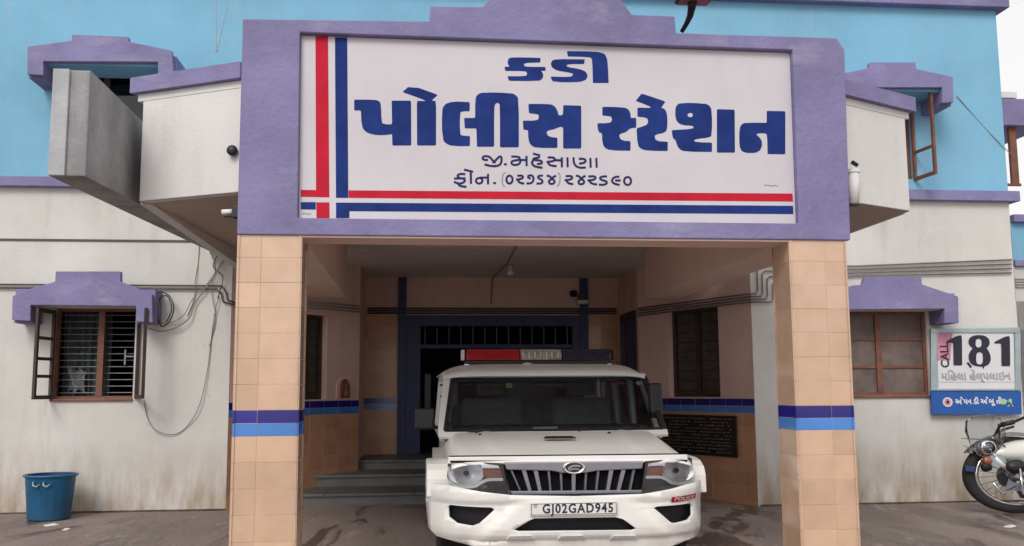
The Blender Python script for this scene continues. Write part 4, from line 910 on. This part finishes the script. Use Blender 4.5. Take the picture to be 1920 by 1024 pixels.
part(MB().lathe([(.02, .2), (.025, .12), (.05, .10), (.055, .05), (.0, .03)], lambda x, y, h: (c2[0] + .06 + x, c2[1] + y, 3.3 + h), 14), 'holder', 'plastic_white', lmp, smooth=True)
part(MB().tube([(c2[0] + .06, c2[1], 3.5), (c2[0] + .06, c2[1], 3.51 - .02)], .03, 8), 'rose', 'pipe_dark', lmp)
q = P(1092, 566, REAR - .12); lm = thing('wall_lamp', 'small white wall lamp fixed on the blue pilaster right of the entrance door', 'lamp', q)
part(MB().box(q[0] - .10, q[0] + .10, REAR - .16, REAR - .05, q[2] - .035, q[2] + .03), 'lamp_body', 'plastic_white', lm, .015)
part(MB().box(q[0] - .07, q[0] + .05, REAR - .12, REAR - .05, q[2] + .04, q[2] + .13), 'bracket', 'pipe_dark', lm, .006)
q = P(1076, 550, REAR - .12); dc = thing('security_camera', 'dark dome camera on the rear entrance wall beside the right pilaster', 'camera', q)
part(MB().lathe([(0, .06), (.05, .05), (.07, 0), (.05, -.05), (0, -.07)], lambda x, y, h: (q[0] + x, q[1] + .04 + y, q[2] + h), 14), 'dome', 'car_trim', dc, smooth=True)
part(MB().box(q[0] - .03, q[0] + .03, q[1] + .06, REAR, q[2] - .02, q[2] + .02), 'mount', 'car_trim', dc)
def cable(pxs, v, r, label, m_='cable_grey', nm='loose_cable', grp=None, amp=.02):
    pts = [Vector(P(x, y, v + amp * math.sin(i * 2.1))) for i, (x, y) in enumerate(pxs)]; out = []
    for i in range(len(pts) - 1):     # Catmull-Rom
        p0, p1, p2, p3 = pts[max(i - 1, 0)], pts[i], pts[i + 1], pts[min(i + 2, len(pts) - 1)]
        for k in range(6):
            t = k / 6; out.append(.5 * ((2 * p1) + (p2 - p0) * t + (2 * p0 - 5 * p1 + 4 * p2 - p3) * t * t + (3 * p1 - p0 - 3 * p2 + p3) * t ** 3))
    out.append(pts[-1]); b0 = tuple(out[0])
    return single(MB().tube([tuple(q) for q in out], r, 6), nm, m_, label, 'cable', grp, smooth=True, base=b0)
cable([(270, 750), (276, 782), (290, 805), (318, 815), (345, 805), (372, 765), (388, 700), (398, 620), (405, 575), (411, 556)], W - .03, .006, 'long thin cable drooping in a loop below and right of the left window')
cable([(268, 612), (300, 621), (330, 614), (355, 596), (368, 565), (400, 520), (425, 482)], W - .06, .008, 'thick cable curving from under the left window canopy up to the balcony')
cable([(286, 605), (318, 606), (345, 590), (362, 560), (392, 528), (428, 470)], W - .05, .006, 'thinner cable running alongside the thick cable from the left canopy')
cable([(374, 450), (372, 490), (366, 525), (364, 560), (352, 592)], W - .02, .006, 'short cable dropping from the drip line across the pair of dark pipes')
cable([(392, 470), (404, 500), (396, 540), (404, 600), (392, 650)], W - .02, .005, 'faint cable hanging from the balcony corner beside the pillar')
cable([(412, 470), (400, 500), (418, 520), (408, 560)], W - .04, .006, 'tangled cable end under the balcony corner', 'cable_black')
cable([(300, 545), (318, 556), (326, 578), (318, 602), (303, 612), (296, 590), (300, 560), (314, 556), (322, 580), (312, 604)], W - .15, .009, 'coiled black cable hanging on the right side of the left window canopy', 'cable_black', 'cable_coil')
cable([(1794, 180), (1845, 238), (1896, 290)], W - .02, .006, 'thin cable running diagonally across the blue wall right of the upper canopy', 'cable_grey')
for i, (x0, x1, y1, lab) in enumerate(((405, 405, 97, 'straight overhead wire rising from the left balcony coping'), (436, 407, 97, 'slanting overhead wire rising from the left balcony coping'))):
    b = Vector(P(x1, y1, .35)); t = Vector(P(x0, -30, 5.0)); tt = b + (t - b) * 1.0
    single(MB().tube([tuple(b), tuple(tt), tuple(tt + Vector((0, .1, .05)))], .005, 5), 'overhead_wire', 'cable_grey', lab, 'wire', base=tuple(b))
# ---- small fixtures
q = P(435, 282, .12); sp = thing('black_loudspeaker', 'round black loudspeaker horn on the left side of the porch parapet', 'loudspeaker', q)
part(MB().lathe([(.0, -.02), (.038, -.02), (.044, 0), (.04, .03), (.02, .12), (.015, .18)], lambda x, y, h: (q[0] + h * .35 + y * .25, q[1] + h * .2 - .02 + y * .2, q[2] + x) if False else (q[0] + x, q[1] + h, q[2] + y), 20), 'horn', 'car_black', sp, smooth=True)
part(MB().tube([(q[0] + .03, q[1] + .08, q[2] + .01), (UL_ - .0, q[1] + .08, q[2] + .005)], .025, 10), 'arm', 'pipe_grey', sp)
q = P(432, 399, .10); fl = thing('porch_lamp', 'small white tube lamp on black bracket beside the left pillar top', 'lamp', q)
a, b = P(416, 398, .1), P(438, 397, .1); part(MB().tube([a, b], .022, 10), 'tube', 'plastic_white', fl, smooth=True)
part(MB().tube([(a[0] + .02, a[1], a[2] - .03), (b[0] - .02, b[1], b[2] - .035), (b[0] + .03, b[1], b[2] - .05)], .012, 8), 'bracket', 'car_black', fl)
part(MB().box(b[0] - .01, UL_, .07, .14, b[2] - .05, b[2] + .04), 'holder', 'car_black', fl, .006)
q = P(1602, 340, .12); pp = thing('white_pipe', 'short white vertical pipe with cap on the right balcony parapet', 'pipe', q)
p0, p1 = P(1601, 322, .14), P(1601, 384, .14); dx = .045
part(MB().tube([(p0[0], p0[1] - .0, p0[2]), (p1[0], p1[1], p1[2])], dx, 16), 'pipe', 'upper_white', pp, smooth=True)
part(MB().tube([(p1[0], p1[1], p1[2] + .005), (p1[0], p1[1], p1[2] - .01)], dx + .003, 16), 'rim', 'car_black', pp)
part(MB().tube([(p0[0] - .0, p0[1], p0[2] + .02), (p0[0], p0[1], p0[2] - .01)], dx + .008, 16), 'cap', 'plastic_white', pp)
q = P(1604, 307, .12); cm = thing('bracket_camera', 'tiny dark camera bracket on the right balcony above the white pipe', 'camera', q)
part(MB().tube([P(1598, 304, .14), P(1607, 310, .1)], .018, 8), 'camera_body', 'car_trim', cm)
part(MB().tube([P(1596, 307, .17), P(1602, 307, .15)], .012, 6), 'mount', 'plastic_white', cm)
# flood light on the parapet
b0 = P(1280, 57, .2); fd = thing('flood_light', 'dark flood light on a curved arm standing on the porch parapet', 'flood light', b0)
part(MB().tube([P(1278, 60, .2), P(1287, 45, .15), P(1294, 30, .1), P(1297, 14, .05), P(1299, 2, 0)], [.018, .022, .028, .035, .04], 12), 'arm', 'car_trim', fd, smooth=True)
h = P(1302, 2, 0); part(MB().box(h[0] - .15, h[0] + .15, -.12, .10, h[2], h[2] + .09), 'housing', 'car_trim', fd, .015)
part(MB().box(h[0] - .13, h[0] + .13, -.10, .08, h[2] - .008, h[2] - .001), 'glass', 'shrine_red', fd)
for i in range(6): part(MB().box(h[0] - .13 + i * .05, h[0] - .12 + i * .05, -.10, .08, h[2] + .09, h[2] + .13), 'cooling_fin', 'car_trim', fd)
# ================================================================== BUCKET, LITTER
q = P(87, 977, W - .62); gzb = gz(q[0], W - .62); bx = q[0]; by_ = W - .55
bu = thing('plastic_tub', 'large blue plastic tub standing at the foot of the left wall', 'tub', (bx, by_, gzb))
kx = 1.0
fnb = lambda x, y, h: (bx + x * .85, by_ + y * .8, gzb + h * .93)
prf = [(0, .0), (.27, .0), (.285, .02), (.335, .54), (.345, .55), (.365, .552), (.368, .575), (.35, .58), (.325, .575)]
part(MB().lathe(prf, fnb, 48), 'shell', 'bucket_blue', bu, smooth=True)
part(MB().lathe([(.325, .575), (.318, .53), (.262, .03), (0, .03)], fnb, 48), 'inside', 'bucket_inside', bu, smooth=True)
for sx_ in (-.12, .02):
    part(MB().tube([fnb(sx_, -.335, .50), fnb(sx_ + .01, -.365, .46), fnb(sx_ + .05, -.365, .44), fnb(sx_ + .09, -.335, .47)], .010, 8), 'handle', 'sign_frame', bu, smooth=True)
for i, (x, y, s_) in enumerate(((96, 986, .045), (124, 993, .025), (226, 927, .0), (1893, 984, .04))):
    if s_ == 0: continue
    d0 = ray(x, y); k = (0.06 if x < 500 else .02); kk = (k - 1.6) / d0.z; p = EYE + d0 * kk - O; u_, v_ = p.x * CA + p.y * SA, -p.x * SA + p.y * CA
    m_ = MB().lathe([(0, .018), (s_ * .6, .016), (s_ * 1.2, .006), (s_ * 1.3, -.004)], lambda a, b, h: (u_ + a * 1.5, v_ + b, gz(u_, v_) + h + .006 * math.sin(a * 60)), 9)
    single(m_, 'litter_scrap', 'litter', ['crumpled white scrap on the ground in front of the blue tub', 'smaller pale scrap on the ground right of the blue tub', '', 'white scrap on the ground under the motorcycle'][i], 'litter', base=(u_, v_, gz(u_, v_)))
# ================================================================== MOTORCYCLE
VB = W - 1.15
def M(px, py, dv=0): p = P(px, py, VB + dv); return p
mc = thing('motorcycle', 'white and chrome motorcycle with clear visor parked at the right wall, front wheel turned', 'motorcycle', (M(1960, 962)[0], VB, 0))
def mp(mb, name, m_, parent=None, **k): return part(mb, name, m_, parent or mc, **k)
def wheel(cxp, cyp, rxp, ryp):
    c = M(cxp, cyp); rx = M(cxp + rxp, cyp)[0] - c[0]; rz = c[2] - M(cxp, cyp + ryp)[2]
    fn = lambda x, y, h: (c[0] + x * rx, VB + h, c[2] + y * rz)
    w_ = mp(MB().lathe([(.80, -.045), (.86, -.06), (.95, -.055), (1, -.02), (1, .02), (.95, .055), (.86, .06), (.80, .045), (.80, -.045)], fn, 48), 'wheel', 'rubber', smooth=True)
    mp(MB().lathe([(.74, -.05), (.80, -.055), (.81, 0), (.80, .055), (.74, .05), (.75, 0), (.74, -.05)], fn, 48), 'rim', 'chrome', w_, smooth=True)
    for k in range(24):
        t = k * math.pi / 12 + .1; t2 = t + (.25 if k % 2 else -.25); s_ = .03 if k % 2 else -.03
        mp(MB().tube([fn(.1 * math.cos(t2), .1 * math.sin(t2), s_), fn(.76 * math.cos(t), .76 * math.sin(t), 0)], .004, 4), 'spoke', 'chrome', w_)
    mp(MB().lathe([(0, -.07), (.14, -.07), (.16, -.05), (.16, .05), (.14, .07), (0, .07)], fn, 24), 'hub', 'engine_metal', w_, smooth=True)
    mp(MB().lathe([(.2, -.072), (.42, -.072), (.42, -.066), (.2, -.066), (.2, -.072)], fn, 32), 'brake_disc', 'dull_chrome', w_)
    return c, rx, rz, fn
c, rx, rz, fnw = wheel(1903, 890, 97, 72)
c2, rx2, rz2, fn2 = wheel(2135, 892, 97, 70)
for f_, a0, a1, m_, nm in ((fnw, 80, 147, 'engine_metal', 'front_fender'), (fn2, 20, 150, 'tank_white', 'rear_fender')):
    g = MB(); n_ = 20
    for i in range(n_ + 1):
        t = math.radians(a0 + (a1 - a0) * i / n_)
        for dy, rr_ in ((-.08, 1.03), (-.05, 1.09), (0, 1.11), (.05, 1.09), (.08, 1.03)): g.v.append(f_(rr_ * math.cos(t), rr_ * math.sin(t), dy))
    g.f = [(i * 5 + j, i * 5 + j + 1, (i + 1) * 5 + j + 1, (i + 1) * 5 + j) for i in range(n_) for j in range(4)]
    mp(g, nm, m_, smooth=True, solid=.006)
hp_ = lambda pts, d0, d1, nm, m_, bevel=.01, parent=None, **k: mp(MB().prism(pts, d0, d1, lambda a, b, d: M(a, b, d)), nm, m_, parent, bevel=bevel, **k)
hp_([(1810, 873), (1829, 875), (1827, 885), (1811, 884)], -.12, -.09, 'front_number_plate', 'plate_blue', .004)
for dy in (-.11, .11):
    fk = mp(MB().tube([M(1852, 836, dy), M(1866, 858, dy), M(1903, 890, dy)], [.028, .028, .026], 12), 'fork', 'chrome', smooth=True)
    mp(MB().tube([M(1864, 858, dy), M(1893, 884, dy)], [.036, .034], 12), 'fork_cover', 'tank_white', fk, smooth=True)
hc = M(1842, 838, -.02)
hd = mp(MB().lathe([(0, -.10), (.06, -.09), (.10, -.05), (.115, .0), (.115, .02), (.10, .03)], lambda x, y, h: (hc[0] + h * .9 - y * .0 + .02, hc[1] + x * .9, hc[2] + y * .85) if False else (hc[0] + x * .95, hc[1] + h - .02, hc[2] + y * .8), 24), 'headlamp', 'dull_chrome', smooth=True)
mp(MB().lathe([(0, -.135), (.05, -.13), (.088, -.115), (.095, -.10)], lambda x, y, h: (hc[0] + x * .95, hc[1] + h - .02, hc[2] + y * .8), 20), 'headlamp_glass', 'lamp_glass', hd, smooth=True)
mp(MB().lathe([(.085, -.125), (.105, -.12), (.118, -.06), (.105, -.05)], lambda x, y, h: (hc[0] + x * .98, hc[1] + h - .02, hc[2] + y * .83), 24), 'headlamp_rim', 'chrome', hd, smooth=True)
hp_([(1846, 826), (1866, 822), (1874, 834), (1868, 848), (1850, 850)], -.10, .10, 'instrument_cowl', 'car_trim', .02)
mp(MB().lathe([(0, .03), (.05, .03), (.055, 0), (.04, -.03)], lambda x, y, h: tuple(Vector(M(1860, 822, -.05)) + Vector((x, y, h))), 16), 'speedometer', 'chrome', smooth=True)
# clear visor
vc_ = M(1838, 812, -.05)
vz = MB(); vp = [(1833, 778), (1848, 777), (1864, 782), (1875, 795), (1877, 815), (1866, 838), (1850, 850), (1836, 857), (1822, 851), (1809, 832), (1800, 808), (1801, 789), (1812, 780)]
vis = mp(clean_bend([(M(a, b, 0)[0], M(a, b, 0)[2]) for a, b in vp], [], lambda x, z_: VB - .14 + .5 * (x - vc_[0]) ** 2, .06), 'visor', 'visor', smooth=True, solid=.004)
e_ = [(M(a, b, 0)[0], 0, M(a, b, 0)[2]) for a, b in vp]; e_ = [(x, VB - .14 + .5 * (x - vc_[0]) ** 2, z_) for x, _, z_ in e_] + [(e_[0][0], VB - .14 + .5 * (e_[0][0] - vc_[0]) ** 2, e_[0][2])]
mp(MB().tube(e_, .0045, 5), 'visor_edge', 'cable_grey', vis)
mp(MB().tube([M(1803, 822, -.1), M(1838, 824, -.1)], .007, 6).tube([M(1808, 836, -.1), M(1828, 845, -.1), M(1850, 835, -.08)], .006, 6), 'visor_stay', 'cable_grey', vis)
mp(MB().tube([M(1858, 824, .0), M(1868, 812, -.12), M(1874, 799, -.2), M(1892, 795, -.28), M(1920, 783, -.36), M(1948, 772, -.42)], .017, 10), 'handlebar', 'car_trim', smooth=True)
mp(MB().tube([M(1876, 797, -.22), M(1902, 791, -.3)], .03, 12), 'grip', 'car_black', smooth=True)
mp(MB().tube([M(1862, 820, .05), M(1880, 806, .3), M(1900, 800, .42)], .017, 10), 'handlebar', 'car_trim', smooth=True)
mp(MB().tube([M(1885, 838, -.12), M(1872, 826, -.16), M(1886, 818, -.2)], .008, 6).tube([M(1850, 825, -.1), M(1890, 822, -.12)], .007, 6), 'control_cable', 'cable_black')
mp(MB().lathe([(0, -.012), (.06, -.01), (.065, 0), (.05, .012)], lambda x, y, h: tuple(Vector(M(1932, 758, -.4)) + Vector((x * 1.4, h, y))), 16), 'mirror', 'car_trim', smooth=True)
mp(MB().tube([M(1925, 781, -.37), M(1932, 762, -.4)], .007, 6), 'mirror_stem', 'chrome')
# tank, seat, covers
tk = MB()
def tankf(s, t):
    x = 1858 + 116 * s; hh = math.sin(math.pi * min(1, (s * .93 + .05))) ** .45; ww = .19 * math.sin(math.pi * (s * .85 + .1)) ** .5
    a_ = 2 * math.pi * t; p = M(x, 850 - 5 * s, 0); rz_ = .165 * hh
    return (p[0], VB + ww * math.cos(a_), p[2] + rz_ * math.sin(a_) * (1 if math.sin(a_) > 0 else .8))
mp(tk.grid(30, 24, tankf), 'fuel_tank', 'tank_white', smooth=True)
mp(MB().lathe([(0, .0), (.075, .0), (.08, .01), (0, .016)], lambda x, y, h: tuple(Vector(M(1905, 875, -.2)) + Vector((x * 1.8, -h, y * 1.1))), 24), 'knee_pad', 'car_black', smooth=True)
hp_([(1957, 862), (1975, 850), (2060, 852), (2120, 838), (2128, 848), (2075, 872), (1975, 874)], -.14, .14, 'seat', 'car_black', .03, seg=4)
hp_([(1893, 868), (1930, 862), (1990, 872), (2000, 895), (1940, 905), (1900, 895)], -.12, .12, 'side_cover', 'tank_white', .02)
hp_([(1855, 851), (1882, 852), (1888, 868), (1872, 880), (1856, 872)], -.13, -.05, 'horn_cover', 'sign_frame', .015)
mp(MB().lathe([(0, -.04), (.04, -.04), (.055, -.01), (.055, .02)], lambda x, y, h: tuple(Vector(M(1851, 864, -.15)) + Vector((x * 1.2, h, y))), 16), 'indicator', 'amber', smooth=True)
mp(MB().lathe([(0, -.04), (.05, -.04), (.06, .01)], lambda x, y, h: tuple(Vector(M(1849, 876, -.15)) + Vector((x * 1.2, h, y))), 16), 'horn', 'car_trim', smooth=True)
eng = hp_([(1925, 890), (2010, 888), (2030, 925), (2000, 945), (1940, 942)], -.16, .14, 'engine', 'engine_metal', .03, seg=3)
for i in range(7): mp(MB().prism([(1938 + i * 1, 862 + i * 5), (1985 + i, 860 + i * 5), (1985 + i, 862.5 + i * 5), (1938 + i, 864.5 + i * 5)], -.17, .15, lambda a, b, d: M(a, b, d)), 'cooling_fin', 'engine_metal', eng)
mp(MB().tube([M(1940, 880, -.12), M(1925, 925, -.18), M(1950, 946, -.2), M(2180, 935, -.2)], [.03, .03, .035, .055], 14), 'exhaust', 'chrome', smooth=True)
mp(MB().tube([M(1878, 862, 0), M(1915, 930, 0), M(2000, 950, 0), M(2080, 900, 0)], .028, 10).tube([M(1870, 850, 0), M(1980, 880, 0), M(2110, 868, 0)], .026, 10).tube([M(2075, 895, .12), M(2135, 892, .12)], .022, 8).tube([M(2075, 895, -.12), M(2135, 892, -.12)], .022, 8), 'frame', 'car_black', smooth=True)
mp(MB().tube([M(1925, 905, -.2), M(1912, 880, -.24), M(1918, 925, -.28), M(1935, 940, -.22)], .016, 8), 'crash_guard', 'chrome', smooth=True)
for i_, (a_, b_) in enumerate(((1882, 880), (1893, 888), (1888, 905), (1902, 915))): mp(MB().tube([M(a_, b_, .09), M(a_ + 40, b_ + 6, .12)], .02 - .003 * i_, 6), 'brake_hose', 'car_black', smooth=True)
hp_([(1868, 892), (1880, 884), (1892, 896), (1886, 912), (1874, 908)], -.12, -.075, 'brake_caliper', 'car_trim', .008)
mp(MB().tube([M(1962, 945, -.1), M(1940, 962, -.32)], .014, 8), 'side_stand', 'car_black')
mp(MB().tube([M(1915, 905, -.05), M(1878, 926, -.09), M(1862, 905, -.1)], .012, 8), 'mudguard_stay', 'chrome', smooth=True)
hp_([(2125, 838), (2150, 842), (2152, 856), (2128, 852)], -.06, .06, 'tail_lamp', 'lens_red', .01)
# ================================================================== NEIGHBOURING WING at the right edge
VN = 6.6
nb = thing('side_wing', 'low blue and cream side building with lavender trim beyond the right corner', 'building', (P(1903, 640, VN)[0], VN, 0))
u0 = P(1897, 450, VN)[0]; u1 = u0 + 7; zf = lambda y: P(1910, y, VN)[2]
wn_ = (P(1905, 595, VN)[0], P(1905, 595, VN)[0] + .9, zf(618), zf(565))
part(MB().uz([(u0, -.3), (u1, -.3), (u1, zf(500)), (u0, zf(500))], VN, VN + .3, [rect(*wn_)]), 'wall', 'white_plaster', nb)
part(MB().box(u0, u1, VN - .003, VN + .3, zf(488), zf(418)), 'wall', 'blue_paint', nb)
part(MB().box(u0, u1, VN - .06, VN + .3, zf(500) + .001, zf(488) - .001).box(u0, u1, VN - .10, VN + .3, zf(418) + .001, zf(404)), 'trim_band', 'lavender_paint', nb, .006)
wo = part(MB().uz(rect(*wn_), VN + .1, VN + .14, [rect(wn_[0] + .05, wn_[1] - .05, wn_[2] + .05, wn_[3] - .05)]), 'window', 'wood_dark', nb)
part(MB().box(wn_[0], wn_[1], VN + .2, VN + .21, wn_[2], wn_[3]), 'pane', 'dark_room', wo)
for i in range(7): part(MB().tube([(wn_[0], VN + .05, wn_[2] + .04 + i * (wn_[3] - wn_[2]) / 7.), (wn_[1], VN + .05, wn_[2] + .04 + i * (wn_[3] - wn_[2]) / 7.)], .01, 5), 'grille_bar', 'steel_bar', wo)
for i in range(4): part(MB().tube([(u0, VN - .02, zf(523 + i * 5)), (u1, VN - .02, zf(523 + i * 5))], .013, 6), 'pipe', 'pipe_grey', nb)
part(MB().box(u0, u1, VN + .3, VN + 4, zf(430), zf(425)), 'roof', 'grey_concrete', nb)
# canopy and shutter on the station's right flank
part(MB().box(UR_, P(1965, 200, 6.4)[0], 6.4, 7.6, P(1905, 235, 6.4)[2], P(1905, 185, 6.4)[2]), 'window_canopy', 'lavender_paint', bld, .01)
part(MB().box(UR_, P(1907, 180, 6.4)[0], 6.4, 7.6, P(1905, 184, 6.4)[2], P(1905, 172, 6.4)[2]), 'ledge', 'upper_white', bld, .01)
zt, zb_ = P(1905, 236, 6.5)[2], P(1905, 345, 6.5)[2]
sx0 = P(1898, 300, 6.5)[0]
so_ = part(MB().box(sx0 - .02, sx0 + .10, 6.5, 6.56, zb_, zt), 'shutter_leaf', 'wood', bld, .004)
part(MB().box(UR_, sx0 + .10, 6.46, 6.5, zb_ - .04, zb_), 'shutter_sill', 'wood', bld)
for o in bpy.data.objects:
    if o.type == 'MESH' and o.data.name.startswith('text'): o.data.name = o.name

# groups for repeated top-level things
GR = {'balcony': 'chamfered balconies beside the porch sign', 'wall_pipes': 'pipes fixed along the station walls', 'loose_cable': 'loose cables hanging on the left wall', 'overhead_wire': 'overhead wires rising from the left balcony', 'litter_scrap': 'pale scraps lying on the yard'}
for o in bpy.data.objects:
    if o.parent is None and 'label' in o.keys() and o.name.split('.')[0] in GR: o['group'] = GR[o.name.split('.')[0]]
